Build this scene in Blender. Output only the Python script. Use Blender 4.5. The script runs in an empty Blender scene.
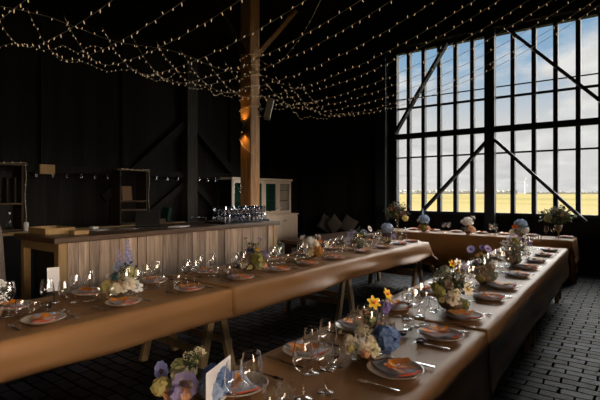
import bpy, math, random
from mathutils import Vector, Matrix
random.seed(7)
C = bpy.context.scene.collection
PI = math.pi
R = math.radians
EYE = Vector((0, 0, 1.6)); FPX = 448.0
FW = Vector((-0.6018, 0.7986, 0)); RT = Vector((0.7986, 0.6018, 0)); UP = Vector((0, 0, 1))

def at(px, py, d):
    """the point seen at a pixel, d metres in front of the camera"""
    return EYE + FW*d + RT*((px-300)/FPX*d) + UP*((193-py)/FPX*d)
def pix(p):
    q = Vector(p)-EYE; d = q.dot(FW)
    if d < .05: return (-9e9, -9e9, d)
    return (300+q.dot(RT)/d*FPX, 193-q.z/d*FPX, d)

# ------------------------------------------------------------------ materials
MATS = {}
def newmat(name):
    m = bpy.data.materials.new(name); m.use_nodes = True
    nt = m.node_tree; nt.nodes.clear()
    out = nt.nodes.new('ShaderNodeOutputMaterial')
    MATS[name] = m
    return m, nt, out
def nd(nt, t, **kw):
    n = nt.nodes.new(t)
    for k, v in kw.items():
        if k in n.inputs: n.inputs[k].default_value = v
        else: setattr(n, k, v)
    return n
def col(c): return (c[0], c[1], c[2], 1)
def plain(name, c, rough=.6, metal=0, var=.12, scale=12, bump=0, sheen=0, spec=.5, trans=0):
    m, nt, out = newmat(name)
    b = nd(nt, 'ShaderNodeBsdfPrincipled', Roughness=rough, Metallic=metal)
    b.inputs['Specular IOR Level'].default_value = spec
    if sheen: b.inputs['Sheen Weight'].default_value = sheen
    tc = nd(nt, 'ShaderNodeTexCoord')
    nz = nd(nt, 'ShaderNodeTexNoise', Scale=scale, Detail=4)
    nt.links.new(tc.outputs['Object'], nz.inputs['Vector'])
    mx = nd(nt, 'ShaderNodeMix', data_type='RGBA')
    mx.inputs['A'].default_value = col([x*(1-var) for x in c]); mx.inputs['B'].default_value = col([min(1, x*(1+var)) for x in c])
    nt.links.new(nz.outputs['Fac'], mx.inputs['Factor'])
    nt.links.new(mx.outputs['Result'], b.inputs['Base Color'])
    if bump:
        bp = nd(nt, 'ShaderNodeBump', Strength=bump, Distance=.02)
        nt.links.new(nz.outputs['Fac'], bp.inputs['Height']); nt.links.new(bp.outputs['Normal'], b.inputs['Normal'])
    sh = b.outputs['BSDF']
    if trans:
        trans = min(.5, trans*1.8)
        tr = nd(nt, 'ShaderNodeBsdfTranslucent'); nt.links.new(mx.outputs['Result'], tr.inputs['Color'])
        ms = nd(nt, 'ShaderNodeMixShader'); ms.inputs[0].default_value = trans
        nt.links.new(sh, ms.inputs[1]); nt.links.new(tr.outputs[0], ms.inputs[2]); sh = ms.outputs[0]
    nt.links.new(sh, out.inputs['Surface'])
    return m
def wood(name, c, dark=.45, rough=.6, axis='Z', plank=None, grain=18, spec=.4):
    """grain along axis; plank = (axis, width) gives each plank its own tone"""
    m, nt, out = newmat(name)
    b = nd(nt, 'ShaderNodeBsdfPrincipled', Roughness=rough); b.inputs['Specular IOR Level'].default_value = spec
    tc = nd(nt, 'ShaderNodeTexCoord'); mp = nd(nt, 'ShaderNodeMapping')
    s = [grain, grain, grain]; s['XYZ'.index(axis)] = grain*.07
    mp.inputs['Scale'].default_value = s
    nt.links.new(tc.outputs['Object'], mp.inputs['Vector'])
    nz = nd(nt, 'ShaderNodeTexNoise', Scale=1.6, Detail=6, Roughness=.65, Distortion=.6)
    vec = mp.outputs['Vector']
    fac = None
    if plank:
        sep = nd(nt, 'ShaderNodeSeparateXYZ'); nt.links.new(tc.outputs['Object'], sep.inputs[0])
        dv = nd(nt, 'ShaderNodeMath', operation='DIVIDE'); dv.inputs[1].default_value = plank[1]
        nt.links.new(sep.outputs[plank[0]], dv.inputs[0])
        fl = nd(nt, 'ShaderNodeMath', operation='FLOOR'); nt.links.new(dv.outputs[0], fl.inputs[0])
        wn = nd(nt, 'ShaderNodeTexWhiteNoise', noise_dimensions='1D'); nt.links.new(fl.outputs[0], wn.inputs['W'])
        fac = wn.outputs['Value']
        ad = nd(nt, 'ShaderNodeVectorMath', operation='ADD'); nt.links.new(vec, ad.inputs[0]); nt.links.new(wn.outputs['Color'], ad.inputs[1])
        sc = nd(nt, 'ShaderNodeVectorMath', operation='MULTIPLY_ADD')
        nt.links.new(wn.outputs['Color'], sc.inputs[0]); sc.inputs[1].default_value = (30, 30, 30); nt.links.new(vec, sc.inputs[2])
        vec = sc.outputs[0]
    nt.links.new(vec, nz.inputs['Vector'])
    cr = nd(nt, 'ShaderNodeValToRGB')
    cr.color_ramp.elements[0].position = .3; cr.color_ramp.elements[0].color = col([x*dark for x in c])
    cr.color_ramp.elements[1].position = .68; cr.color_ramp.elements[1].color = col(c)
    nt.links.new(nz.outputs['Fac'], cr.inputs['Fac'])
    res = cr.outputs['Color']
    if plank:
        mr = nd(nt, 'ShaderNodeMapRange'); mr.inputs['To Min'].default_value = .62; mr.inputs['To Max'].default_value = 1.25
        nt.links.new(fac, mr.inputs['Value'])
        ml = nd(nt, 'ShaderNodeVectorMath', operation='SCALE')
        nt.links.new(res, ml.inputs[0]); nt.links.new(mr.outputs[0], ml.inputs['Scale']); res = ml.outputs[0]
    nt.links.new(res, b.inputs['Base Color'])
    bp = nd(nt, 'ShaderNodeBump', Strength=.35, Distance=.01)
    nt.links.new(nz.outputs['Fac'], bp.inputs['Height']); nt.links.new(bp.outputs['Normal'], b.inputs['Normal'])
    nt.links.new(b.outputs[0], out.inputs['Surface'])
    return m
def glass(name, tint=(.97, .98, .98), gl=1.0, ior=1.5):
    m, nt, out = newmat(name)
    lw = nd(nt, 'ShaderNodeLayerWeight', Blend=.5)
    pw = nd(nt, 'ShaderNodeMath', operation='POWER'); pw.inputs[1].default_value = 2.6; nt.links.new(lw.outputs['Facing'], pw.inputs[0])
    mu = nd(nt, 'ShaderNodeMath', operation='MULTIPLY_ADD', use_clamp=True); mu.inputs[1].default_value = .8*gl; mu.inputs[2].default_value = .05*gl
    nt.links.new(pw.outputs[0], mu.inputs[0])
    tr = nd(nt, 'ShaderNodeBsdfTransparent', Color=col(tint)); g = nd(nt, 'ShaderNodeBsdfGlossy', Color=(1, 1, 1, 1), Roughness=.02)
    ms = nd(nt, 'ShaderNodeMixShader')
    nt.links.new(mu.outputs[0], ms.inputs[0]); nt.links.new(tr.outputs[0], ms.inputs[1]); nt.links.new(g.outputs[0], ms.inputs[2])
    nt.links.new(ms.outputs[0], out.inputs['Surface'])
    return m
def emit(name, c, s):
    m, nt, out = newmat(name)
    e = nd(nt, 'ShaderNodeEmission', Color=col(c), Strength=s)
    nt.links.new(e.outputs[0], out.inputs['Surface'])
    return m

M = {}
M['black_wall'] = wood('black_boards', (.012, .0115, .011), .5, .85, 'Z', ('Y', .22), 10, spec=.15)
M['black_wall_x'] = wood('black_boards_end', (.010, .0105, .012), .5, .85, 'Z', ('X', .22), 10, spec=.15)
M['roof'] = plain('dark_roof', (.010, .009, .008), .9, spec=.1)
M['dark_timber'] = wood('dark_timber', (.017, .0165, .016), .5, .85, 'Z', spec=.12)
M['grey_timber'] = wood('grey_timber', (.045, .044, .042), .5, .8, 'Z', spec=.2)
M['frame'] = plain('window_frame_paint', (.014, .018, .026), .7, spec=.15)
M['post'] = wood('post_timber', (.50, .26, .10), .3, .7, 'Z', None, 14)
M['bar_planks'] = wood('weathered_planks', (.52, .375, .275), .40, .7, 'Z', ('Y', .128), 16)
M['bar_top'] = wood('bar_top_wood', (.12, .07, .04), .5, .4, 'Y')
M['pine'] = wood('pine_wood', (.40, .25, .10), .65, .55, 'Z')
M['pine_dark'] = wood('shaded_pine', (.085, .05, .02), .5, .65, 'Y')  # pine with the dimness of the shelves behind the bar put into its colour
M['crate_wood'] = wood('crate_wood', (.028, .016, .008), .5, .7, 'Y')
M['trestle'] = wood('trestle_wood', (.62, .43, .22), .65, .6, 'Z')
M['table_wood'] = wood('dark_table_wood', (.10, .055, .035), .5, .35, 'Y')
M['cream'] = plain('cream_paint', (.86, .77, .68), .5, var=.05)
M['teal'] = plain('teal_paint', (.008, .12, .095), .6, var=.2, scale=4)
M['green'] = plain('green_enamel', (.006, .04, .022), .6, spec=.2)
M['glass'] = glass('clear_glass', gl=1.7)
M['pane'] = glass('window_glass', (.97, .985, .98), .12)
M['glass_bright'] = glass('cut_glass', (.80, .82, .86), 2.4)
M['vase_glass'] = glass('vase_glass', (.8, .84, .84), 1.6)
M['blue_glass'] = glass('blue_glass', (.12, .16, .45), 1.5)
M['steel'] = plain('cutlery_steel', (.55, .56, .6), .16, 1, .05)
M['stone'] = plain('stoneware', (.46, .37, .29), .28, var=.10, scale=25)
M['stone_dark'] = plain('dark_stoneware', (.15, .095, .06), .3, var=.2, scale=25)
M['black'] = plain('black_plastic', (.007, .007, .008), .5, spec=.2)
M['screen'] = plain('dark_screen', (.004, .005, .005), .45, spec=.15)
M['paper'] = plain('white_card', (.78, .75, .74), .7, var=.02, trans=.2)
M['kraft'] = plain('kraft_card', (.15, .09, .048), .8, var=.08)
M['cushion'] = plain('grey_cushion', (.085, .077, .072), .9, var=.2)
M['hessian'] = plain('hessian', (.14, .105, .085), .95, var=.4, scale=55, bump=.5)
M['grey_box'] = plain('grey_speaker', (.42, .40, .38), .6)
M['wire'] = plain('light_cable', (.5, .43, .34), .4, spec=.6)
M['bulb'] = emit('warm_bulb', (1.0, .68, .37), .6)
M['bulb_dim'] = emit('small_bulb', (1.0, .85, .66), .2)
M['bulb_lamp'] = emit('lamp_filament', (1.0, .62, .22), 4)
M['candle'] = plain('red_wax', (.30, .012, .012), .35)
M['stem'] = plain('stem_green', (.06, .085, .03), .6, var=.3)
M['leaf'] = plain('leaf_green', (.10, .13, .045), .55, var=.4, scale=20, trans=.25)
M['leaf_dark'] = plain('leaf_dark_green', (.035, .05, .022), .55, var=.4, scale=20, trans=.15)
M['leaf_lime'] = plain('leaf_lime', (.30, .36, .06), .55, var=.3, scale=20, trans=.35)
M['leaf_rust'] = plain('leaf_rust', (.16, .075, .045), .6, var=.3, scale=20, trans=.2)
FLC = dict(cream=(.88, .78, .62), white=(.88, .85, .82), ivory=(.82, .74, .52), lemon=(.72, .62, .26), yellow=(.78, .50, .04), peach=(.80, .45, .25),
           orange=(.80, .22, .015), ochre=(.55, .27, .06), lilac=(.42, .36, .60), lavender=(.40, .40, .68), blue=(.18, .28, .50), powder=(.38, .48, .64),
           teal=(.05, .20, .26), purple=(.18, .12, .32), mauve=(.42, .30, .36), rust=(.42, .13, .05), greenish=(.45, .44, .20), taupe=(.34, .25, .18),
           olive=(.33, .29, .08), sage=(.26, .27, .19), plum=(.11, .06, .09))
for k, v in FLC.items(): M['f_'+k] = plain('petal_'+k, v, .6, var=.14, scale=30, trans=.2)
M['f_orange2'] = plain('petal_burnt_orange', (.82, .25, .006), .5, var=.3, scale=60)

def satin():
    m, nt, out = newmat('brown_satin_cloth')
    b = nd(nt, 'ShaderNodeBsdfPrincipled', Roughness=.45)
    b.inputs['Sheen Weight'].default_value = .02; b.inputs['Sheen Tint'].default_value = (.9, .6, .45, 1); b.inputs['Sheen Roughness'].default_value = .4
    b.inputs['Specular IOR Level'].default_value = .2; b.inputs['Specular Tint'].default_value = (1, .72, .6, 1)
    tc = nd(nt, 'ShaderNodeTexCoord'); mp = nd(nt, 'ShaderNodeMapping'); mp.inputs['Scale'].default_value = (4, .6, 5)
    nz = nd(nt, 'ShaderNodeTexNoise', Scale=1.0, Detail=1)
    nt.links.new(tc.outputs['Object'], mp.inputs[0]); nt.links.new(mp.outputs[0], nz.inputs['Vector'])
    mx = nd(nt, 'ShaderNodeMix', data_type='RGBA')
    mx.inputs['A'].default_value = (.25, .125, .048, 1); mx.inputs['B'].default_value = (.31, .158, .063, 1)
    nt.links.new(nz.outputs['Fac'], mx.inputs['Factor']); nt.links.new(mx.outputs['Result'], b.inputs['Base Color'])
    bp = nd(nt, 'ShaderNodeBump', Strength=.5, Distance=.07)
    nt.links.new(nz.outputs['Fac'], bp.inputs['Height']); nt.links.new(bp.outputs['Normal'], b.inputs['Normal'])
    nt.links.new(b.outputs[0], out.inputs['Surface']); return m
M['cloth'] = satin()

def napkin_mat():
    m, nt, out = newmat('napkin_linen')
    b = nd(nt, 'ShaderNodeBsdfPrincipled', Roughness=.8)
    tc = nd(nt, 'ShaderNodeTexCoord'); sep = nd(nt, 'ShaderNodeSeparateXYZ'); nt.links.new(tc.outputs['Object'], sep.inputs[0])
    ab = nd(nt, 'ShaderNodeMath', operation='ABSOLUTE'); nt.links.new(sep.outputs['X'], ab.inputs[0])
    gt = nd(nt, 'ShaderNodeMath', operation='GREATER_THAN'); gt.inputs[1].default_value = .1075; nt.links.new(ab.outputs[0], gt.inputs[0])
    mx = nd(nt, 'ShaderNodeMix', data_type='RGBA'); mx.inputs['A'].default_value = (.52, .54, .62, 1); mx.inputs['B'].default_value = (.42, .075, .03, 1)
    nt.links.new(gt.outputs[0], mx.inputs['Factor']); nt.links.new(mx.outputs['Result'], b.inputs['Base Color'])
    nt.links.new(b.outputs[0], out.inputs['Surface']); return m
M['napkin'] = napkin_mat()

def floor_mat():
    m, nt, out = newmat('clinker_pavers')
    b = nd(nt, 'ShaderNodeBsdfPrincipled'); sp = nd(nt, 'ShaderNodeMapRange'); sp.inputs['To Min'].default_value = .20; sp.inputs['To Max'].default_value = 0.0; nt.links.new(sp.outputs[0], b.inputs['Specular IOR Level'])
    tc = nd(nt, 'ShaderNodeTexCoord')
    br = nd(nt, 'ShaderNodeTexBrick', offset=.5, Scale=1.0)
    br.inputs['Brick Width'].default_value = .245; br.inputs['Row Height'].default_value = .118
    br.inputs['Mortar Size'].default_value = .0095; br.inputs['Mortar Smooth'].default_value = .3; br.inputs['Bias'].default_value = -.35
    br.inputs['Color1'].default_value = (.005, .006, .010, 1); br.inputs['Color2'].default_value = (.056, .068, .10, 1); br.inputs['Mortar'].default_value = (.003, .003, .003, 1)
    nt.links.new(br.outputs['Fac'], sp.inputs['Value'])
    nw = nd(nt, 'ShaderNodeTexNoise', Scale=3.5, Detail=2)
    nt.links.new(tc.outputs['Object'], nw.inputs['Vector'])
    va = nd(nt, 'ShaderNodeVectorMath', operation='MULTIPLY_ADD'); va.inputs[1].default_value = (.05, .05, 0)
    nt.links.new(nw.outputs['Color'], va.inputs[0]); nt.links.new(tc.outputs['Object'], va.inputs[2])
    nt.links.new(va.outputs[0], br.inputs['Vector'])
    nz = nd(nt, 'ShaderNodeTexNoise', Scale=38, Detail=5, Roughness=.7); nt.links.new(tc.outputs['Object'], nz.inputs['Vector'])
    mx = nd(nt, 'ShaderNodeMix', data_type='RGBA', blend_type='MULTIPLY'); mx.inputs['Factor'].default_value = .7
    mr = nd(nt, 'ShaderNodeMapRange'); mr.inputs['From Min'].default_value = .3; mr.inputs['From Max'].default_value = .7; mr.inputs['To Min'].default_value = .45; mr.inputs['To Max'].default_value = 1.3
    nt.links.new(nz.outputs['Fac'], mr.inputs['Value'])
    nt.links.new(br.outputs['Color'], mx.inputs['A']); nt.links.new(mr.outputs[0], mx.inputs['B'])
    nt.links.new(mx.outputs['Result'], b.inputs['Base Color'])
    rr = nd(nt, 'ShaderNodeMapRange'); rr.inputs['To Min'].default_value = .40; rr.inputs['To Max'].default_value = .7
    nt.links.new(nz.outputs['Fac'], rr.inputs['Value']); nt.links.new(rr.outputs[0], b.inputs['Roughness'])
    iv = nd(nt, 'ShaderNodeMath', operation='MULTIPLY_ADD'); iv.inputs[1].default_value = -1; nt.links.new(br.outputs['Fac'], iv.inputs[0])
    sm = nd(nt, 'ShaderNodeMath', operation='MULTIPLY'); sm.inputs[1].default_value = .35; nt.links.new(nz.outputs['Fac'], sm.inputs[0]); nt.links.new(sm.outputs[0], iv.inputs[2])
    bp = nd(nt, 'ShaderNodeBump', Strength=1, Distance=.02); nt.links.new(iv.outputs[0], bp.inputs['Height']); nt.links.new(bp.outputs[0], b.inputs['Normal'])
    nt.links.new(b.outputs[0], out.inputs['Surface']); return m
M['floor'] = floor_mat()

def field_mat():
    m, nt, out = newmat('meadow')
    b = nd(nt, 'ShaderNodeBsdfPrincipled', Roughness=1); b.inputs['Specular IOR Level'].default_value = 0
    tc = nd(nt, 'ShaderNodeTexCoord'); mp = nd(nt, 'ShaderNodeMapping'); mp.inputs['Scale'].default_value = (.008, .03, 1)
    nz = nd(nt, 'ShaderNodeTexNoise', Scale=1.0, Detail=6, Roughness=.6); nt.links.new(tc.outputs['Object'], mp.inputs[0]); nt.links.new(mp.outputs[0], nz.inputs['Vector'])
    cr = nd(nt, 'ShaderNodeValToRGB'); e = cr.color_ramp.elements
    e[0].position = .32; e[0].color = (.105, .103, .048, 1); e[1].position = .7; e[1].color = (.18, .148, .098, 1)
    k = e.new(.5); k.color = (.15, .138, .068, 1)
    nt.links.new(nz.outputs['Fac'], cr.inputs[0]); nt.links.new(cr.outputs[0], b.inputs['Base Color'])
    nt.links.new(b.outputs[0], out.inputs['Surface']); return m
M['field'] = field_mat()
M['far_trees'] = plain('far_trees', (.17, .19, .19), 1, var=.3, scale=.05, spec=0)  # distance haze is mixed into this grey tree colour
M['turbine'] = plain('turbine_white', (.5, .5, .52), .6)

# ------------------------------------------------------------------ mesh builder
class MB:
    def __init__(s): s.v = []; s.f = []
    def add(s, vs, fs):
        o = len(s.v); s.v += [Vector(v) for v in vs]; s.f += [tuple(i+o for i in f) for f in fs]; return s
    def box(s, x0, x1, y0, y1, z0, z1, mat=None):
        vs = [(x, y, z) for x in (x0, x1) for y in (y0, y1) for z in (z0, z1)]
        if mat: vs = [mat @ Vector(v) for v in vs]
        return s.add(vs, [(0, 1, 3, 2), (4, 6, 7, 5), (0, 4, 5, 1), (2, 3, 7, 6), (0, 2, 6, 4), (1, 5, 7, 3)])
    def beam(s, a, b, w, h, up=(0, 0, 1)):
        a = Vector(a); b = Vector(b); d = (b-a).normalized(); up = Vector(up)
        if abs(d.dot(up)) > .98: up = Vector((1, 0, 0))
        x = d.cross(up).normalized(); y = x.cross(d).normalized()
        vs = [p + x*sx*w/2 + y*sy*h/2 for p in (a, b) for sx, sy in ((-1, -1), (1, -1), (1, 1), (-1, 1))]
        return s.add(vs, [(3, 2, 1, 0), (4, 5, 6, 7), (0, 1, 5, 4), (1, 2, 6, 5), (2, 3, 7, 6), (3, 0, 4, 7)])
    def tube(s, pts, r, n=5, r2=None):
        pts = [Vector(p) for p in pts]; N = len(pts); vs = []; fs = []
        ref = Vector((.31, .17, .93))
        for i, p in enumerate(pts):
            d = (pts[min(i+1, N-1)]-pts[max(i-1, 0)]).normalized()
            x = d.cross(ref).normalized() if abs(d.dot(ref)) < .97 else d.cross(Vector((1, 0, 0))).normalized()
            y = d.cross(x)
            rr = r if r2 is None else r+(r2-r)*i/max(1, N-1)
            for k in range(n):
                a = 2*PI*k/n; vs.append(p + x*math.cos(a)*rr + y*math.sin(a)*rr)
        for i in range(N-1):
            for k in range(n):
                k2 = (k+1) % n; fs.append((i*n+k, i*n+k2, (i+1)*n+k2, (i+1)*n+k))
        fs.append(tuple(range(n-1, -1, -1))); fs.append(tuple((N-1)*n+k for k in range(n)))
        return s.add(vs, fs)
    def lathe(s, prof, n=20, mat=None, cap0=True, cap1=False):
        vs = []; fs = []
        for r, z in prof:
            for k in range(n):
                a = 2*PI*k/n; vs.append(Vector((r*math.cos(a), r*math.sin(a), z)))
        if mat: vs = [mat @ v for v in vs]
        for i in range(len(prof)-1):
            for k in range(n):
                k2 = (k+1) % n; fs.append((i*n+k, i*n+k2, (i+1)*n+k2, (i+1)*n+k))
        if cap0: fs.append(tuple(range(n-1, -1, -1)))
        if cap1: fs.append(tuple((len(prof)-1)*n+k for k in range(n)))
        return s.add(vs, fs)
    def mesh(s, name, m, smooth=False):
        me = bpy.data.meshes.new(name); me.from_pydata([tuple(v) for v in s.v], [], s.f)
        me.materials.append(m)
        if smooth: me.polygons.foreach_set('use_smooth', [True]*len(me.polygons))
        me.update(); return me
    def build(s, name, m, parent=None, smooth=False, loc=None, bevel=0):
        o = bpy.data.objects.new(name, s.mesh(name, m, smooth)); C.objects.link(o)
        if parent: o.parent = parent
        if loc is not None: o.location = loc
        if bevel:
            bv = o.modifiers.new('bevel', 'BEVEL'); bv.width = bevel; bv.segments = 2; bv.limit_method = 'ANGLE'
        return o
def tag(o, label, cat, group=None, kind=None):
    if label: o['label'] = label
    if cat: o['category'] = cat
    if group: o['group'] = group
    if kind: o['kind'] = kind
    return o
def thing(name, loc, label, cat, group=None, rz=0):
    o = bpy.data.objects.new(name, None); C.objects.link(o); o.location = loc; o.rotation_euler = (0, 0, rz); o.empty_display_size = .1
    return tag(o, label, cat, group)
def put(name, me, parent=None, loc=(0, 0, 0), rot=(0, 0, 0), sc=1):
    o = bpy.data.objects.new(name, me); C.objects.link(o)
    if parent: o.parent = parent
    o.location = loc; o.rotation_euler = rot; o.scale = (sc, sc, sc) if not hasattr(sc, '__len__') else sc
    return o
def struct(o): o['kind'] = 'structure'; return o
ORD = ['first', 'second', 'third', 'fourth', 'fifth', 'sixth', 'seventh', 'eighth', 'ninth', 'tenth', 'eleventh', 'twelfth', 'thirteenth', 'fourteenth', 'fifteenth', 'sixteenth', 'seventeenth', 'eighteenth', 'nineteenth', 'twentieth']

# ------------------------------------------------------------------ setting
XW, XE, YS, YN = -8.1, 5.0, -3.2, 10.6
EAVE, RIDGE = 4.7, 8.6
XM = (XW+XE)/2
struct(MB().box(XW-.2, XE+.2, YS-.2, YN+.2, -.12, 0).build('floor', M['floor']))
struct(MB().box(XW-.2, XW, YS, YN, 0, EAVE).build('wall_west', M['black_wall']))
struct(MB().box(XW-.2, XE+.2, YS-.2, YS, 0, RIDGE).build('wall_south', M['black_wall_x']))
DY0, DY1, DZ = -3.0, 5.0, 2.6          # unseen opening added in the right wall to let in side light
w = MB().box(XE, XE+.2, YS, DY0, 0, EAVE).box(XE, XE+.2, DY1, YN, 0, EAVE).box(XE, XE+.2, DY0, DY1, DZ, EAVE)
struct(w.build('wall_east', M['black_wall']))
# end wall with the window opening
WX0, WXC, WX1, SILL, HEAD = -4.955, -2.615, -.275, 1.09, 5.2
WX2, WX3 = .05, 4.6
w = MB().box(XW-.2, WX0, YN, YN+.2, 0, HEAD+.0).box(WX1, XE+.2, YN, YN+.2, 0, HEAD)
w.box(WX0, WX1, YN, YN+.2, 0, SILL)
w.box(XW-.2, XE+.2, YN, YN+.2, HEAD, RIDGE+.1)
struct(w.build('wall_north', M['black_wall_x']))
rf = MB(); SK0, SK1 = -2.8, -1.9; SKY = []
for sx, xe in ((-1, XW-.2), (1, XE+.2)):
    ez = EAVE-.2*(RIDGE-EAVE)/(XM-XW)
    def rp(x, y): return Vector((x, y, RIDGE-(RIDGE-EAVE)*abs(x-XM)/(XM-XW)))
    def slab(xa, xb, ya, yb):
        a = [rp(xa, ya), rp(xa, yb), rp(xb, yb), rp(xb, ya)]; b = [p+Vector((0, 0, .15)) for p in a]
        rf.add(a+b, [(0, 1, 2, 3), (7, 6, 5, 4), (0, 4, 5, 1), (1, 5, 6, 2), (2, 6, 7, 3), (3, 7, 4, 0)])
    # unseen openings added in each slope behind the camera for fill light
    s1, s2 = XM+sx*1.0, XM+sx*4.2
    slab(xe, XM, SK1, YN+.2); slab(xe, XM, YS-.2, SK0); slab(xe, s2, SK0, SK1); slab(s1, XM, SK0, SK1)
    SKY.append((rp(s1, (SK0+SK1)/2)+rp(s2, (SK0+SK1)/2))/2)
struct(rf.build('ceiling', M['roof']))
# dark timber frame of the left wall
def trim(n, mb, m=None): return struct(mb.build('trim_%d' % n, m or M['dark_timber']))
TN = [0]
def nt_(mb, m=None): TN[0] += 1; return trim(TN[0], mb, m)
nt_(MB().box(XW, XW+.2, 6.38, 6.66, 0, 4.6), M['grey_timber'])
nt_(MB().beam((XW+.07, 6.36, 3.1), (XW+.07, 4.5, 1.5), .10, .16))
nt_(MB().beam((XW+.07, 6.68, 3.1), (XW+.07, 8.3, 1.75), .10, .16))
nt_(MB().beam((XW+.07, 6.37, 1.78), (XW+.07, 5.1, .9), .08, .13))
nt_(MB().beam((XW+.07, 6.67, 1.78), (XW+.07, 7.4, 1.2), .08, .13))
nt_(MB().box(XW, XW+.12, 6.66, 10.4, 1.93, 2.07))
nt_(MB().box(XW, XW+.12, -1, 6.38, 1.95, 2.07))
for y in (1.9, 3.5, 5.0, 7.9, 9.3): nt_(MB().box(XW, XW+.05, y-.09, y+.09, 2.07, 4.5))
nt_(MB().box(WX0-.42, WX0-.14, YN-.26, YN, 0, HEAD+.8), M['frame'])
nt_(MB().box(XW, XE, YN-.24, YN-.02, HEAD+.02, HEAD+.34))
# the big window: two bays, frames, mullions, bars, diagonal braces
def bay(name, x0, x1, mull):
    e = bpy.data.objects.new(name, None); C.objects.link(e); e['kind'] = 'structure'; e.location = (0, 0, 0)
    f = MB()
    f.box(x0, x0+.06, YN-.02, YN+.14, SILL, HEAD).box(x1-.06, x1, YN-.02, YN+.14, SILL, HEAD)
    f.box(x0+.06, x1-.06, YN-.02, YN+.14, SILL, SILL+.07).box(x0+.06, x1-.06, YN-.02, YN+.14, HEAD-.07, HEAD)
    f.build('window_frame', M['frame'], e)
    m = MB()
    for x in mull: m.box(x-.043, x+.043, YN-.005, YN+.13, SILL+.07, HEAD-.07)
    m.build('mullions', M['frame'], e)
    b = MB().box(x0, x1, YN-.13, YN-.022, 2.945, 3.075)
    b.build('middle_rail', M['frame'], e)
    g = MB()
    for z, t in ((2.49, .022), (3.73, .03), (3.97, .012)): g.box(x0+.06, x1-.06, YN+.03, YN+.075, z-t/1.2, z+t/1.2)
    g.build('glazing_bars', M['frame'], e)
    MB().box(x0+.03, x1-.03, YN+.09, YN+.098, SILL+.03, HEAD-.03).build('window_pane', M['pane'], e)
    return e
bay('window_1', WX0, WXC, [-4.59, -4.205, -3.815, -3.425, -3.04])
bay('window_2', WXC, WX1, [-2.18, -1.765, -1.36, -.96, -.58])
nt_(MB().box(WXC-.105, WXC+.105, YN-.2, YN-.022, .0, HEAD+.02), M['frame'])
def ndiag(px0, py0, px1, py1, wd=.145):
    def onw(px, py, Y):
        d = Vector(((px-300)/FPX*RT.x+FW.x, (px-300)/FPX*RT.y+FW.y)); k = Y/d.y
        return Vector((d.x*k, Y, 1.6+(193-py)/FPX*k))
    nt_(MB().beam(onw(px0, py0, YN-.17), onw(px1, py1, YN-.17), .06, wd, (0, 1, 0)), M['frame'])
ndiag(447, 43, 395, 134); ndiag(506, 28, 603, 103); ndiag(488, 140, 420, 214); ndiag(495, 140, 586, 222)
# low unseen board added right of the camera to shade the near right table
struct(MB().box(.55, .61, .9, 9.2, 0, 1.08).build('shade_board', M['dark_timber']))
# outside
struct(MB().box(-1500, 1500, YN+.3, 2600, -.6, -.5).build('ground_meadow', M['field']))
struct(MB().box(XE+.3, 1500, -600, YN+.3, -.62, -.5).build('ground_yard', M['field']))
tl = MB()
rr = random.Random(3)
def ridge(x0, x1, y, h0, h1, n):
    top = [Vector((x0+(x1-x0)*i/n, y, -.5+rr.uniform(h0, h1))) for i in range(n+1)]
    for dy in (0,):
        vs = []
        for p in top: vs += [Vector((p.x, y, -.6)), p, Vector((p.x, y+14, p.z*.9)), Vector((p.x, y+16, -.6))]
        fs = []
        for i in range(n):
            for k in range(3): fs.append((i*4+k, i*4+4+k, i*4+5+k, i*4+1+k))
        tl.add(vs, fs)
ridge(-560, -180, 900, 3, 9, 160); ridge(-180, 60, 1000, 2, 6, 120); ridge(-700, -280, 760, 1, 4, 90)
tag(tl.build('tree_line', M['far_trees']), None, None, None, 'structure')
t = thing('wind_turbine', (-165, 900, -.5), 'tiny white wind turbine far off on the horizon behind the windows', 'wind turbine')
MB().tube([(0, 0, 0), (0, 0, 22)], .7, 8, .4).build('tower', M['turbine'], t)
MB().box(-.6, .6, -1, 2, 21.5, 22.7).build('nacelle', M['turbine'], t)
for k in range(3):
    a = R(20+120*k); MB().beam((0, -1.4, 22), (math.sin(a)*9, -1.4, 22+math.cos(a)*9), .45, .2, (0, 1, 0)).build('blade', M['turbine'], t)

# ------------------------------------------------------------------ timber post with lamp and speaker
PX0, PX1, PY0, PY1 = -6.50, -6.21, 6.59, 6.87
t = thing('timber_post', (-6.355, 6.73, 0), 'tall square timber post standing behind the bar end, braces at its top', 'post')
MB().box(-.145, .145, -.14, .14, 0, 6.05).build('shaft', M['post'], t, bevel=.02)
MB().beam((.05, .14, 4.45), (.05, 1.55, 5.9), .09, .10).build('brace', M['post'], t)
MB().beam((-.05, -.14, 4.45), (-.05, -1.55, 5.9), .10, .10).build('brace', M['dark_timber'], t)
nt_(MB().box(-6.47, -6.24, YS, YN, 6.05, 6.3))
lx, ly, lz = -6.37, PY0, 2.92
t = thing('wall_lamp', (lx, ly, lz), 'black up-and-down lamp on the post throwing an orange glow', 'lamp')
MB().lathe([(.045, -.10), (.05, -.09), (.05, .09), (.045, .10)], 14, Matrix.Translation((0, -.085, 0)), False, False).build('lamp_body', M['black'], t, True)
MB().box(-.03, .03, -.04, 0, -.04, .04).build('bracket', M['black'], t)
for s in (1, -1):
    MB().lathe([(.01, -.02), (.03, 0), (.03, .03), (.012, .045)], 10, Matrix.Translation((0, -.085, s*.05)) @ Matrix.Scale(s, 4, (0, 0, 1)), True, True).build('bulb', M['bulb_lamp'], t, True)
    L = bpy.data.lights.new('spot', 'SPOT'); L.energy = 5.5; L.color = (1, .50, .12); L.spot_size = R(95); L.spot_blend = .9; L.shadow_soft_size = .03
    o = bpy.data.objects.new('lamp_light', L); C.objects.link(o); o.parent = t; o.location = (0, -.085, s*.115)
    o.rotation_euler = (R(180-14), 0, 0) if s > 0 else (R(14), 0, 0)
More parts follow.
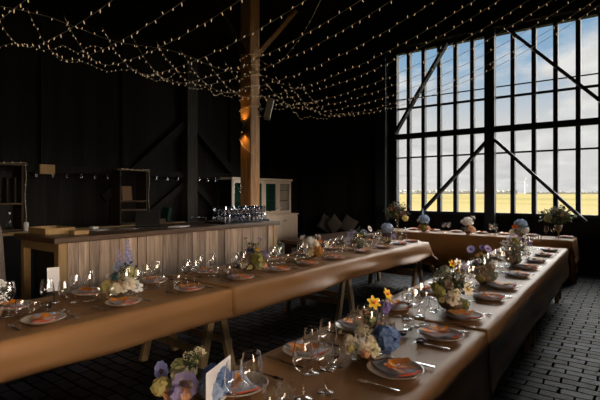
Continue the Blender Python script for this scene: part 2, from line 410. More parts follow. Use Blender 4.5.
sp_ = at(269, 109, 9.35)
t = thing('wall_speaker', sp_, 'small grey loudspeaker tilted down, bracketed to the right of the post', 'speaker')
rot = Matrix.Rotation(R(37), 4, 'Z') @ Matrix.Rotation(R(12), 4, 'Y') @ Matrix.Rotation(R(-12), 4, 'X')
MB().box(-.065, .065, -.08, .08, -.22, .22, rot).build('speaker_cabinet', M['grey_box'], t, bevel=.012)
MB().beam(Vector((-6.208, 6.82, sp_.z-.03))-sp_, (-.03, .02, -.03), .05, .06).build('bracket', M['black'], t)
# ------------------------------------------------------------------ string lights
def bulb_mesh(name, m, L, r):
    return MB().lathe([(r*.7, 0), (r, L*.35), (r, L*.75), (r*.4, L)], 6, None, True, True).mesh(name, m, True)
BULB = bulb_mesh('light_bulb', M['bulb'], .040, .0046)
TINY = bulb_mesh('light_bulb', M['bulb'], .022, .0036)
rb = random.Random(11)
def string(name, pts, label, spacing, me, wire=.0045, group=None, updown=True):
    base = Vector(pts[0]); t = thing(name, base, label, 'string lights', group)
    loc = [Vector(p)-base for p in pts]
    MB().tube(loc, wire, 4).build('cable', M['wire'], t)
    acc = spacing*.5
    n = 0
    for a, b in zip(loc, loc[1:]):
        L = (b-a).length; s = 0
        while acc <= L-s:
            s += acc; acc = spacing*rb.uniform(.8, 1.2)
            p = a+(b-a)*(s/L); q = pix(base+p)
            if -8 < q[0] < 608 and -8 < q[1] < 408 and n < 100:
                up = rb.random() < .35
                put('light_bulb', me, t, p, ((0 if up else PI)+rb.uniform(-.5, .5), rb.uniform(-.5, .5), 0)); n += 1
        acc -= (L-s)
        acc = max(acc, .001)
    return t
GS = 'strings of warm fairy lights swagged across the barn'
ys = [1.85+.585*k for k in range(15)]
for k, y in enumerate(ys):
    zl = 3.40+.03*math.sin(k*2.3)+.012*k; pts = []
    for i in range(41):
        x = -7.5+8.9*i/40
        z = zl+.47*(x+6)**2 if x < -6 else zl+.052*(x+6)**2
        # a long straight-ish shallow run up to the right
        pts.append((x, y+.05*math.sin(k*1.7)+.02*(x+6), z))
    string('string_lights', pts, 'warm fairy light string swagged across the barn, %s counted from the camera' % ORD[k], .15, BULB, group=GS)
string('string_lights', [(-7.55, .6+.45*i, 4.30+.012*i+.06*math.cos(i*1.1)) for i in range(23)], 'long light string running along the left eave, all swags hang from it', .26, BULB)
string('string_lights', [(-6.19, 6.72+.0*i, 4.35-.0*i) for i in range(1)]+[(-6.19+.28*i, 6.8, 4.35-.22*math.sin(min(1, i/3)*PI)+(.0 if i < 3 else .23*(i-3)**1.35)) for i in range(1, 10)],
       'slack light string tied to the post, climbing steeply to the roof', .16, TINY, .004)
pts = []
for i in range(100):
    a = i*PI/8; z = 3.15+i*.0132
    q = .158/max(abs(math.cos(a)), abs(math.sin(a))); pts.append((-6.355+q*math.cos(a), 6.73+q*math.sin(a), z))
string('string_lights', pts, 'fairy light string wound around the upper timber post', .11, TINY, .003)
string('string_lights', [(-6.52, 6.57, 2.72), (-6.38, 6.56, 2.55), (-6.2, 6.57, 2.42), (-6.1, 6.62, 2.38)], 'short loose string end on the post below the orange lamp', .1, TINY, .003)
for k in range(5):
    y0 = 1.6+1.75*k
    string('string_lights', [(-7.35+1.0*(i/16)-.25*math.sin(i*.5+k), y0+2.1*i/16, 4.02-.42*math.sin(PI*(.12+.76*i/16))+.05*math.cos(i*1.7+k)) for i in range(17)],
           'loose dotted light string hanging low along the left eave, %s of five from the camera' % ORD[k], .085, TINY, .0022, 'loose light strings along the left eave')
# ------------------------------------------------------------------ bar
BX0, BX1, BY0, BY1, BZ = -6.12, -5.15, 2.36, 6.13, 1.10
t = thing('bar_counter', ((BX0+BX1)/2, (BY0+BY1)/2, 0), 'long bar clad in weathered grey brown planks with dark top', 'bar')
ox, oy = (BX0+BX1)/2, (BY0+BY1)/2
def loc(mb):  # world coords -> local of bar
    for v in mb.v: v.x -= ox; v.y -= oy
    return mb
loc(MB().box(BX0-.06, BX1+.05, BY0-.06, BY1+.06, BZ-.065, BZ)).build('bar_top', M['bar_top'], t, bevel=.012)
m = MB(); y = BY0+.1; k = 0
rr = random.Random(5)
n_pl = 28
pw = (BY1-.1-y)/n_pl
for k in range(n_pl):
    dx = rr.uniform(0, .014)
    m.box(BX1-.03+dx, BX1-.005+dx, y+k*pw+.003, y+(k+1)*pw-.003, .01, BZ-.068)
loc(m).build('front_panel', M['bar_planks'], t)
loc(MB().box(BX1-.09, BX1+.012, BY0, BY0+.09, 0, BZ-.066)).build('corner_post', M['pine'], t)
loc(MB().box(BX1-.09, BX1+.012, BY1-.09, BY1, 0, BZ-.066)).build('corner_post', M['pine'], t)
loc(MB().box(BX0, BX0+.08, BY0, BY0+.08, 0, BZ-.066)).build('corner_post', M['pine'], t)
loc(MB().box(BX0+.08, BX1-.09, BY0, BY0+.06, BZ-.17, BZ-.067)).build('end_rail', M['pine'], t)
loc(MB().box(BX0+.08, BX1-.09, BY0+.12, BY0+.14, 0.0, BZ-.17)).build('end_panel', M['black'], t)
loc(MB().box(BX0+.02, BX1-.1, BY0+.15, BY1-.1, .5, .53)).build('shelf', M['bar_top'], t)
# things on the bar
z = BZ+.001
def on_bar(px, py): return at(px, py, FPX*.5/(py-193))
t = thing('laptop', (-5.62, 3.83, z), 'open black laptop standing on the bar top', 'laptop', rz=R(58))
MB().box(-.17, .17, -.11, .12, 0, .018).build('keyboard_base', M['black'], t, bevel=.004)
MB().box(-.17, .17, -.006, .006, 0, .235, Matrix.Translation((0, .12, .012)) @ Matrix.Rotation(R(-14), 4, 'X')).build('lid', M['black'], t, bevel=.004)
MB().box(-.158, .158, -.0075, -.0062, .014, .222, Matrix.Translation((0, .12, .012)) @ Matrix.Rotation(R(-14), 4, 'X')).build('screen', M['screen'], t)
t = thing('wooden_crate', (-5.82, 2.60, z), 'low wooden crate lying on the near left end of the bar', 'crate')
MB().box(-.24, .2, -.16, .16, 0, .012).build('bottom_board', M['pine'], t)
for a in ((-.24, .2, -.175, -.16), (-.24, .2, .16, .175), (-.255, -.24, -.175, .175), (.2, .215, -.175, .175)):
    MB().box(*a, 0, .075).build('side_board', M['pine'], t)
o = MB().box(-.07, .07, -.09, .09, 0, .05).build('wooden_block', M['pine'], loc=(-5.40, 2.72, z), bevel=.006)
tag(o, 'pale wooden block beside the low crate on the bar', 'block')
o = MB().box(-.055, .055, -.04, .04, 0, .035).build('paper_box', M['paper'], loc=(-6.02, 3.24, z), bevel=.004)
tag(o, 'small white box on the bar between crate and laptop', 'box')
for i, (dx, dy, rz) in enumerate(((-.12, .22, .3), (.06, .42, -.2), (-.02, .62, .1))):
    o = MB().box(-.105, .105, -.148, .148, 0, .003).build('paper_sheet', M['paper'] if i != 1 else M['kraft'], loc=(-5.68+dx, 3.0+dy, z)); o.rotation_euler = (0, 0, rz)
    tag(o, ['white paper sheet nearest the white box on the bar', 'brown paper sheet lying between two white sheets on the bar', 'white paper sheet just left of the laptop on the bar'][i], 'paper')
o = MB().box(-.10, .10, -.14, .14, 0, .012).build('notebook', M['paper'], loc=(-5.42, 4.22, z)); o.rotation_euler = (0, 0, .4)
tag(o, 'thin white notebook lying right of the laptop on the bar', 'notebook')
# tray of tumblers
ty0, ty1 = 4.98, 6.05
t = thing('serving_tray', (-5.49, (ty0+ty1)/2, z), 'long dark tray holding rows of stacked tumblers on the bar', 'tray')
hl = (ty1-ty0)/2
MB().box(-.23, .23, -hl, hl, 0, .012).build('tray_bottom', M['black'], t)
for s in (-1, 1): MB().box(-.24, .24, s*hl-.01, s*hl+.01, 0, .03).build('tray_rim', M['black'], t)
MB().beam((-.2, -hl-.0, .10), (-.2, -hl-.32, .115), .03, .02).build('handle', M['steel'], t)
MB().beam((-.2, -hl+.0, .0), (-.2, -hl+.0, .10), .02, .02).build('handle_bracket', M['steel'], t)
BARG = MB().lathe([(.030, 0), (.031, .004), (.038, .03), (.043, .07), (.044, .095), (.039, .13), (.037, .13), (.041, .095), (.040, .07), (.034, .032), (.026, .014), (.001, .012)], 9).mesh('tumbler', M['glass_bright'])
for lev in range(2):
    for r_ in range(2):
        for c in range(11):
            o = put('tumbler', BARG, None, (-5.34-.2*r_+.004*lev, ty0+.055+c*(ty1-ty0-.11)/10, z+.013+.1315*lev), (0, 0, rr.random()*6))
            tag(o, '%s tumbler on the bar tray, %s row, %s from the left' % (['lower', 'upper stacked'][lev], ['front', 'back'][r_], ORD[c]), 'glass', 'stacked tumblers on the bar tray')
t = thing('bottle_caddy', (-5.75, 6.02, z), 'black metal caddy at the far end of the bar', 'caddy')
MB().box(-.06, .06, -.06, .06, 0, .015).build('caddy_base', M['black'], t)
for sx in (-1, 1): MB().box(sx*.055-.006, sx*.055+.006, -.006, .006, .015, .24).build('upright', M['black'], t)
MB().box(-.061, .061, -.008, .008, .228, .244).build('handle', M['black'], t)

# back counter and shelves behind the bar
bz = 1.0
t = thing('back_counter', (-7.83, 3.9, 0), 'dark back counter with pine edge along the black wall', 'counter')
MB().box(-.24, .18, -2.6, 2.2, bz-.05, bz).build('worktop', M['crate_wood'], t)
MB().box(.18, .20, -2.6, 2.2, bz-.05, bz).build('edge_strip', M['pine'], t)
MB().box(-.24, .14, -2.55, 2.15, 0, bz-.051).build('carcass', M['black'], t)
def shelf_unit(y0, y1, z0, label, slats, mids):
    yc = (y0+y1)/2; h = (y1-y0)/2; zt = z0
    t = thing('crate_shelf', (-7.86, yc, bz+.001), label, 'shelf')
    T = .025
    MB().box(-.17, .19, -h-.06, h+.06, zt, zt+.03).build('top_board', M['pine_dark'], t)
    MB().box(-.17, .17, -h, -h+T, 0, zt).build('side_board', M['crate_wood'], t); MB().box(-.17, .17, h-T, h, 0, zt).build('side_board', M['crate_wood'], t)
    MB().box(-.18, -.165, -h, h, 0, zt).build('back_board', M['black'], t)
    for q in mids: MB().box(-.165, .18, -h+T, h-T, q, q+.024).build('shelf_board', M['pine_dark'], t)
    for i in range(slats): MB().box(-.10, .05, h-.08-i*.11, h-.055-i*.11, mids[-1]+.025, mids[-1]+.42).build('bottle_divider', M['crate_wood'], t)
    # fairy lights on it
    ps = [(-7.66, y0-.03+(y1-y0+.06)*i/8, bz+zt+.045-.03*math.sin(PI*i/8)) for i in range(9)]
    ps += [(-7.66, y1+.02+.01*math.sin(i), bz+zt-.02-(zt-.05)*i/10) for i in range(11)]
    string('string_lights', ps, ('fairy lights strung round the shelf at the left edge' if slats else 'fairy lights strung round the shelf behind the laptop'), .11, TINY, .0025)
    return t
shelf_unit(1.55, 3.0, 1.03, 'wooden shelf with upright slats on the back counter, left edge', 4, [.01, .42])
shelf_unit(4.64, 5.22, 1.02, 'small wooden shelf with brown card, behind the laptop', 0, [.01, .26, .43])
o = MB().box(-.008, .008, -.1, .1, 0, .27, Matrix.Rotation(R(-8), 4, 'Y')).build('brown_card', M['kraft'], loc=(-7.80, 4.86, bz+.461))
tag(o, 'brown kraft card propped in the shelf behind the laptop', 'card')
o = MB().box(-.09, .09, -.16, .16, 0, .03).build('white_box', M['paper'], loc=(-7.74, 3.25, bz+.001)); tag(o, 'flat white box on the back counter right of the left shelf', 'box')
o = MB().lathe([(.035, 0), (.035, .12), (.02, .14), (.001, .14)], 12).build('white_jar', M['paper'], None, True, (-7.69, 3.04, bz+.001)); tag(o, 'small white jar beside the left shelf on the back counter', 'jar')
t = thing('bottle', (-7.74, 2.82, bz+.436-.01), 'tiny glass bottle standing in the left shelf', 'bottle'); t.location.z = bz+.036
MB().lathe([(.035, 0), (.037, .13), (.014, .18), (.014, .24)], 10, None, True, True).build('bottle_body', M['glass'], t, True); MB().lathe([(.015, .24), (.015, .27)], 8, None, True, True).build('stopper', M['steel'], t)
t = thing('wooden_box', (-7.72, 5.40, bz+.001), 'open wooden box on the back counter behind the laptop', 'box')
MB().box(-.1, .1, -.2, .2, 0, .012).build('bottom_board', M['pine_dark'], t)
for a in ((.085, .1, -.2, .2), (-.1, -.085, -.2, .2), (-.085, .085, -.2, -.185), (-.085, .085, .185, .2)): MB().box(*a, .012, .085).build('side_board', M['pine_dark'], t)
o = MB().box(-.10, .10, -.035, .035, 0, .29, Matrix.Rotation(R(-9), 4, 'X')).build('green_folder', M['green'], loc=(-7.76, 5.70, bz+.01), bevel=.004); tag(o, 'dark green upright box file leaning behind the bar', 'box')
o = MB().box(-.02, .02, -.12, .12, -.08, .08).build('wooden_sign', M['pine'], loc=(-7.955, 3.47, 2.0), bevel=.004); tag(o, 'small blank wooden plaque on the wall rail', 'sign')
# little lamps clipped along the wall rail
LAMPC = MB().lathe([(.008, .10), (.012, .08), (.03, .03), (.036, 0)], 8, None, True, False).mesh('shade', M['steel'], True)
LAMPB = MB().lathe([(.004, .05), (.014, .03), (.014, .012), (.004, 0)], 6, None, True, True).mesh('bulb', M['bulb_dim'], True)
def wally(px, X=-7.955):
    dd = Vector(((px-300)/FPX*RT.x+FW.x, (px-300)/FPX*RT.y+FW.y)); return X*dd.y/dd.x
yl = [wally(q) for q in (36, 53, 67, 81, 95, 108, 156, 167, 177.5, 190, 199, 207.5, 215, 222.5)]
for i, y in enumerate(yl):
    t = thing('rail_lamp', (-7.955, y, 1.875), 'small lamp hanging from the black wall rail, %s from the left' % ORD[i], 'lamp', 'small lamps along the wall rail')
    put('shade', LAMPC, t); put('bulb', LAMPB, t, (0, 0, -.01))
    MB().box(-.03, .0, -.006, .006, .09, .10).build('hook', M['steel'], t)

# ------------------------------------------------------------------ white cabinet
cy0, cy1 = 7.44, 9.68; cx = -8.09
t = thing('glazed_cabinet', (cx, (cy0+cy1)/2, 0), 'cream dresser with glazed doors and green inside, behind the post', 'cabinet')
h = (cy1-cy0)/2; dpt = .49
MB().box(0, .69, -h, h+.02, 0, 1.02).build('base_cupboard', M['cream'], t)
MB().box(0, .72, -h-.02, h+.05, 1.02, 1.05).build('ledge', M['cream'], t, bevel=.006)
MB().box(0, .02, -h, h, 1.05, 1.92).build('back_panel', M['teal'], t)
for y in (-h, h-.035): MB().box(.02, dpt-.03, y, y+.035, 1.05, 1.92).build('side_panel', M['dark_timber'] if y < 0 else M['cream'], t)  # near panel of the cream cabinet coloured dark to stand in for its shade
MB().box(0, dpt+.03, -h-.03, h+.03, 1.92, 1.975).build('cornice', M['cream'], t, bevel=.008)
MB().box(.02, dpt-.03, -h+.035, h-.035, 1.05, 1.06).build('bottom_board', M['teal'], t)
for q in (1.38, 1.66): MB().box(.02, dpt-.08, -h+.035, h-.035, q, q+.015).build('shelf_board', M['teal'], t)
dw = 2*h/4
for k in range(4):
    y0 = -h+k*dw+.003; y1 = y0+dw-.006
    d_ = MB().box(dpt-.028, dpt, y0, y0+.075, 1.055, 1.915).box(dpt-.028, dpt, y1-.075, y1, 1.055, 1.915).box(dpt-.028, dpt, y0+.075, y1-.075, 1.055, 1.13).box(dpt-.028, dpt, y0+.075, y1-.075, 1.84, 1.915).build('glazed_door', M['cream'], t)
    MB().box(dpt-.018, dpt-.012, y0+.076, y1-.076, 1.131, 1.839).build('pane', M['pane'], d_)
    d2 = MB().box(.69, .71, y0, y1, .08, .985).box(.71, .718, y0, y0+.07, .08, .985).box(.71, .718, y1-.07, y1, .08, .985).box(.71, .718, y0+.07, y1-.07, .08, .16).box(.71, .718, y0+.07, y1-.07, .905, .985).build('cupboard_door', M['cream'], t)
    yk = y1-.035 if k % 2 == 0 else y0+.035
    MB().lathe([(.006, 0), (.016, .012), (.014, .022), (.001, .025)], 8, Matrix.Translation((.718, yk, .88)) @ Matrix.Rotation(R(90), 4, 'Y')).build('knob', M['black'], d2, True)

# dark wood table, bench and cushions
t = thing('dining_table', (-4.78, 7.4, 0), 'plain dark wooden table past the bar end, without cloth', 'table')
MB().box(-.38, .38, -1.15, 1.15, .69, .75).build('tabletop', M['table_wood'], t, bevel=.008)
for sx in (-1, 1):
    for sy in (-1, 1): MB().box(sx*.31-.045, sx*.31+.045, sy*1.0-.045, sy*1.0+.045, 0, .69).build('leg', M['table_wood'], t)
    MB().box(sx*.31-.015, sx*.31+.015, -.955, .955, .59, .689).build('apron', M['table_wood'], t)
t = thing('wall_bench', (-6.4, 10.26, 0), 'low dark bench against the end wall, left of the windows', 'bench')
MB().box(-1.5, 1.3, -.28, .28, .40, .46).build('seat', M['black'], t)
for x in (-1.4, -.1, 1.2): MB().box(x-.04, x+.04, -.25, .25, 0, .40).build('leg', M['black'], t)
def cushion_mesh():
    mb = MB(); n = 8; vs = []; fs = []
    for s in (1, -1):
        for i in range(n+1):
            for j in range(n+1):
                u = 2*i/n-1; v = 2*j/n-1
                th = .075*max(0, (1-u**4))**.5*max(0, (1-v**4))**.5
                k = 1-.06*(1-abs(u))*0
                pin = 1-.07*(1-u*u)*(abs(v)**3)
                pin2 = 1-.07*(1-v*v)*(abs(u)**3)
                vs.append((u*.24*pin2, s*th, v*.24*pin))
    N = (n+1)**2
    for s in range(2):
        for i in range(n):
            for j in range(n):
                a = s*N+i*(n+1)+j; q = (a, a+1, a+n+2, a+n+1); fs.append(q if s == 0 else q[::-1])
    return mb.add(vs, fs).mesh('cushion', M['cushion'], True)
CU = cushion_mesh()
for i, (px, rz, rl) in enumerate(((325, .1, .45), (336, -.15, .75), (347.5, .1, .5))):
    dd = Vector(((px-300)/FPX*RT.x+FW.x, (px-300)/FPX*RT.y+FW.y)); x = dd.x*10.28/dd.y
    o = put('cushion', CU, None, (x, 10.33-.15*(i % 2), .46+.30), (R(-10), rl, rz), .88)
    tag(o, ['left dark grey cushion tilted on the end wall bench', 'middle dark grey cushion standing on its corner on the bench', 'right dark grey cushion on the end wall bench, nearest the windows'][i], 'cushion', 'cushions on the bench')

# hessian drape at left edge
mb = MB(); vs = []; fs = []; n = 28; rows = 18
for j in range(rows+1):
    q = j/rows; z = 1.80*(1-q)
    r0 = .10+.16*min(1, q*3)**.7+.12*q
    if j == 0: r0 = .02
    for i in range(n):
        a = 2*PI*i/n; r_ = r0*(1+.13*q*math.sin(a*6+2*q)+.06*math.sin(a*11))
        vs.append((r_*math.cos(a), r_*math.sin(a), z))
for j in range(rows):
    for i in range(n):
        i2 = (i+1) % n; fs.append((j*n+i, (j+1)*n+i, (j+1)*n+i2, j*n+i2))
fs.append(tuple(range(n)))
hc = at(-36, 193, 4.5)
t = thing('hessian_drape', (hc.x, hc.y, 0), 'grey brown hessian cloth draped over a stand at the left edge', 'cloth')
mb.add(vs, fs).build('hessian_cloth', M['hessian'], t, True)
MB().tube([(0, 0, 0), (0, 0, 1.77)], .03, 8).build('stand_pole', M['dark_timber'], t)

# ------------------------------------------------------------------ long tables: trestles, tops, cloths
TOP = .75
def trestle_table(x0, x1, y0, y1, label, yaw=0, tre=None):
    cx_, cy_ = (x0+x1)/2, (y0+y1)/2; hw, hl = (x1-x0)/2-.012, (y1-y0)/2-.006
    t = thing('trestle_table', (cx_, cy_, 0), label, 'table', 'trestle tables under the brown cloths', yaw)
    MB().box(-hw, hw, -hl, hl, TOP-.035, TOP-.006).build('tabletop', M['trestle'], t)
    for s in (tre or (1,)):
        yy = s*(hl-.22)
        for sx in (-1, 1):
            for sy in (-1, 1):
                MB().beam((sx*(hw-.08), yy+sy*.03, TOP-.10), (sx*(hw-.08), yy+sy*.19, 0), .07, .045, (1, 0, 0)).build('leg', M['trestle'], t)
        MB().box(-hw+.03, hw-.03, yy-.03, yy+.03, TOP-.11, TOP-.036).build('trestle_bar', M['trestle'], t)
        for sy in (-1, 1): MB().beam((-hw+.06, yy+sy*.165, .25), (hw-.06, yy+sy*.165, .25), .02, .06).build('stretcher', M['trestle'], t)
    return t
def cloth(x0, x1, y0, y1, hx0, hx1, hy0, hy1, label, yaw=0, seed=1, lift=0, flare=.05, fold=.016, out=0, corner=.3):
    rn = random.Random(seed); ph = [rn.uniform(0, 6) for _ in range(8)]
    cx_, cy_ = (x0+x1)/2, (y0+y1)/2; w, l = (x1-x0)/2, (y1-y0)/2
    def axis(a, h0, h1, step):
        out = []
        n0 = max(1, int(h0/.03)); n1 = max(1, int(h1/.03)); n = int(2*a/step)
        if h0 > 0: out += [-a-h0*(1-i/n0) for i in range(n0)]
        out += [-a+2*a*i/n for i in range(n+1)]
        if h1 > 0: out += [a+h1*(i+1)/n1 for i in range(n1)]
        return out
    U = axis(w, hx0, hx1, .06); V = axis(l, hy0, hy1, .06)
    vs = []
    for u in U:
        for v in V:
            cu = max(-w, min(w, u)); cv = max(-l, min(l, v)); eu = u-cu; ev = v-cv; r_ = math.hypot(eu, ev); dr = max(abs(eu), abs(ev))+corner*min(abs(eu), abs(ev))
            zz = TOP+lift
            if r_ < 1e-6:
                zz += .0012*math.sin(7*u+ph[0])*math.sin(3*v+ph[1])
                dx = dy = 0; 
            else:
                nx, ny = eu/r_, ev/r_
                s = (cv+cy_)*abs(nx)+cu*abs(ny)
                q = min(1, r_/.3)
                off = flare*q*(1-.35*q)+fold*q*(math.sin(2.1*s+ph[2]+6*r_)+.6*math.sin(5.1*s+ph[3]-9*r_)+.7*math.sin(24*r_+1.6*s+ph[4])+.45*math.sin(37*r_-2.6*s+ph[6]))
                if abs(nx) > .05 and abs(ny) > .05: off += .05*q*math.sin(2*math.atan2(abs(ny), abs(nx)))
                off = max(off, .006)+out*min(1, r_/.02)
                dx, dy = nx*off, ny*off
                zz = max(.012, zz-dr*(1-.03*q)-.012*q*math.sin(1.9*s+ph[5]))
            vs.append((cu+dx, cv+dy, zz))
    nv = len(V); fs = []
    for i in range(len(U)-1):
        for j in range(nv-1): fs.append((i*nv+j, (i+1)*nv+j, (i+1)*nv+j+1, i*nv+j+1))
    o = MB().add(vs, fs).build('tablecloth', M['cloth'], None, True, (cx_, cy_, 0)); o.rotation_euler = (0, 0, yaw)
    sd = o.modifiers.new('thickness', 'SOLIDIFY'); sd.thickness = .003; sd.offset = 1
    return tag(o, label, 'tablecloth')
# left long table
LX0, LX1 = -3.86, -2.87
for i, (a, b) in enumerate(((.45, 2.93), (2.94, 5.12), (5.13, 7.45))):
    trestle_table(LX0, LX1, a, b, 'pale wooden trestle table under the left long cloth, %s from the near end' % ORD[i])
cloth(LX0, LX1, .44, 2.86, .24, .24, .24, 0, 'brown satin tablecloth on the near part of the left long table', 0, 1, flare=.06, fold=.042)
cloth(LX0, LX1, 2.80, 7.47, .24, .24, 0, .42, 'brown satin tablecloth on the far part of the left long table', 0, 1, .004, flare=.06, fold=.042, out=.003, corner=.55)
# right long table (turned very slightly)
RYAW = R(1.25)
RC = Vector((-1.20, 4.3))
def RTp(u, y):
    """u across from the centre line, y along the barn"""
    v = y-RC.y; return Vector((RC.x+u*math.cos(RYAW)-v*math.sin(RYAW), RC.y+u*math.sin(RYAW)+v*math.cos(RYAW)))
HW = .425
def rt_seg(f, y0, y1, *a, **k):
    c = RTp(0, (y0+y1)/2); return f(c.x-HW, c.x+HW, c.y-(y1-y0)/2, c.y+(y1-y0)/2, *a, yaw=RYAW, **k)
for i, (a, b) in enumerate(((.5, 2.85), (2.86, 5.35), (5.36, 7.84))):
    rt_seg(trestle_table, a, b, 'pale wooden trestle table under the right long cloth, %s from the near end' % ORD[i])
rt_seg(cloth, .49, 2.92, .36, .40, .30, 0, 'brown satin tablecloth on the near part of the right long table', seed=8, lift=0, flare=.02, fold=.012)
rt_seg(cloth, 2.85, 7.86, .36, .40, 0, .34, 'brown satin tablecloth on the far part of the right long table', seed=8, lift=.004, flare=.02, fold=.012, out=.006)
# head table under the windows
HX0, HX1, HY0, HY1 = -4.72, -.93, 9.22, 9.98
t = thing('head_table', ((HX0+HX1)/2, (HY0+HY1)/2, 0), 'wooden table standing under the brown cloth below the windows', 'table')
hx = (HX1-HX0)/2-.012
MB().box(-hx, hx, -.368, .368, TOP-.04, TOP-.006).build('tabletop', M['trestle'], t)
for sx in (-1, 0, 1):
    for sy in (-1, 1): MB().box(sx*(hx-.12)-.03, sx*(hx-.12)+.03, sy*.30-.03, sy*.30+.03, 0, TOP-.041).build('leg', M['trestle'], t)
cloth(HX0, HX1, HY0, HY1, .68, .66, .69, .4, 'floor-length brown tablecloth on the head table below the windows', 0, 21, flare=.035, fold=.012)

# ------------------------------------------------------------------ tableware
WINE = MB().lathe([(.036, 0), (.035, .003), (.012, .007), (.0042, .014), (.0038, .09), (.006, .098), (.022, .108), (.036, .124), (.041, .142), (.040, .165), (.034, .195), (.0305, .215)], 18).mesh('wine_glass', M['glass'], True)
WINE2 = MB().lathe([(.033, 0), (.032, .003), (.011, .007), (.004, .014), (.0036, .08), (.006, .088), (.020, .098), (.031, .113), (.0345, .13), (.033, .155), (.029, .18), (.0265, .195)], 18).mesh('wine_glass', M['glass'], True)
TUMB = MB().lathe([(.027, 0), (.030, .004), (.036, .03), (.038, .055), (.0355, .085), (.033, .098)], 18).mesh('water_glass', M['glass'], True)
def plate_mesh(m):
    return MB().lathe([(.06, 0), (.075, .002), (.105, .011), (.128, .024), (.132, .027), (.130, .029), (.122, .025), (.098, .0145), (.07, .009), (.001, .0085)], 32).mesh('plate', m, True)
PLATE = plate_mesh(M['stone'])
def napkin_mesh():
    vs = []; fs = []; n = 12; mrow = 6
    for L in (0, 1):
        for i in range(n+1):
            for j in range(mrow+1):
                x = -.112+.224*i/n; y = -.074+.148*j/mrow
                r_ = math.hypot(x*.92, y); z = .012+max(0, r_-.075)*.36+.003*math.sin(x*38)+.002*math.cos(y*60+x*20)
                if L: z += .010+.004*math.sin(y*45+1)
                vs.append((x, y*(1-.12*L), z))
    N = (n+1)*(mrow+1)
    for i in range(n):
        for j in range(mrow):
            a = i*(mrow+1)+j; q = (a, a+mrow+1, a+mrow+2, a+1)
            fs.append(q[::-1]); fs.append(tuple(N+k for k in q))
    for i in range(n):
        for j in (0, mrow):
            a = i*(mrow+1)+j; b = a+mrow+1; fs.append((a, b, N+b, N+a) if j == 0 else (b, a, N+a, N+b))
    for j in range(mrow):
        for i in (0, n):
            a = i*(mrow+1)+j; b = a+1; fs.append((b, a, N+a, N+b) if i == 0 else (a, b, N+b, N+a))
    return MB().add(vs, fs).mesh('napkin', M['napkin'], True)
NAP = napkin_mesh()
def petal(L, wd, curl, base, n=3, cup=.3):
    """a petal strip from the origin along +Y, curling up"""
    vs = []; fs = []
    for i in range(n+1):
        q = i/n; y = base+L*q*math.cos(curl*q*.6); z = L*math.sin(curl*q)*.6
        wq = wd*math.sin(PI*(.12+.80*q))
        vs += [(-wq/2, y, z+cup*wq*.3), (0, y, z), (wq/2, y, z+cup*wq*.3)]
    for i in range(n):
        for k in range(2): a = i*3+k; fs.append((a, a+1, a+4, a+3))
    return vs, fs
def orange_mesh():
    mb = MB(); r_ = random.Random(2)
    for k in range(22):
        a = r_.uniform(0, 2*PI); ri = r_.uniform(0, .026)
        vs, fs = petal(r_.uniform(.03, .048), r_.uniform(.018, .026), r_.uniform(.2, 1.0), .004, 3, .5)
        m_ = Matrix.Translation((math.cos(a*2.3)*ri*1.3, math.sin(a*2.3)*ri, .004)) @ Matrix.Rotation(a, 4, 'Z')
        mb.add([m_ @ Vector(v) for v in vs], fs)
    return mb.mesh('orange_blossom', M['f_orange2'])
ORA = orange_mesh()
def fork_mesh():
    mb = MB(); mb.beam((0, -.10, .004), (0, .02, .006), .009, .003); mb.beam((0, .02, .006), (0, .05, .006), .012, .003); mb.beam((0, .05, .006), (0, .062, .005), .024, .003)
    for k in range(4): mb.beam((-.0095+.0063*k, .062, .005), (-.0095+.0063*k, .102, .004), .0035, .0025)
    return mb.mesh('fork', M['steel'])
def knife_mesh():
    mb = MB(); mb.beam((0, -.115, .005), (0, -.01, .005), .012, .007)
    mb.add([(-.006, -.01, .002), (.008, -.01, .002), (.010, .06, .002), (.004, .115, .002), (-.006, .12, .002), (-.006, -.01, .005), (.008, -.01, .0035), (.010, .06, .0035), (.004, .115, .003), (-.006, .12, .004)],
           [(4, 3, 2, 1, 0), (5, 6, 7, 8, 9), (0, 1, 6, 5), (1, 2, 7, 6), (2, 3, 8, 7), (3, 4, 9, 8), (4, 0, 5, 9)])
    return mb.mesh('knife', M['steel'])
FORK = fork_mesh(); KNIFE = knife_mesh()
rs = random.Random(42)
def seen(p, m=6):
    q = pix(p); return q[2] > .3 and -m < q[0] < 600+m and -m < q[1] < 400+m
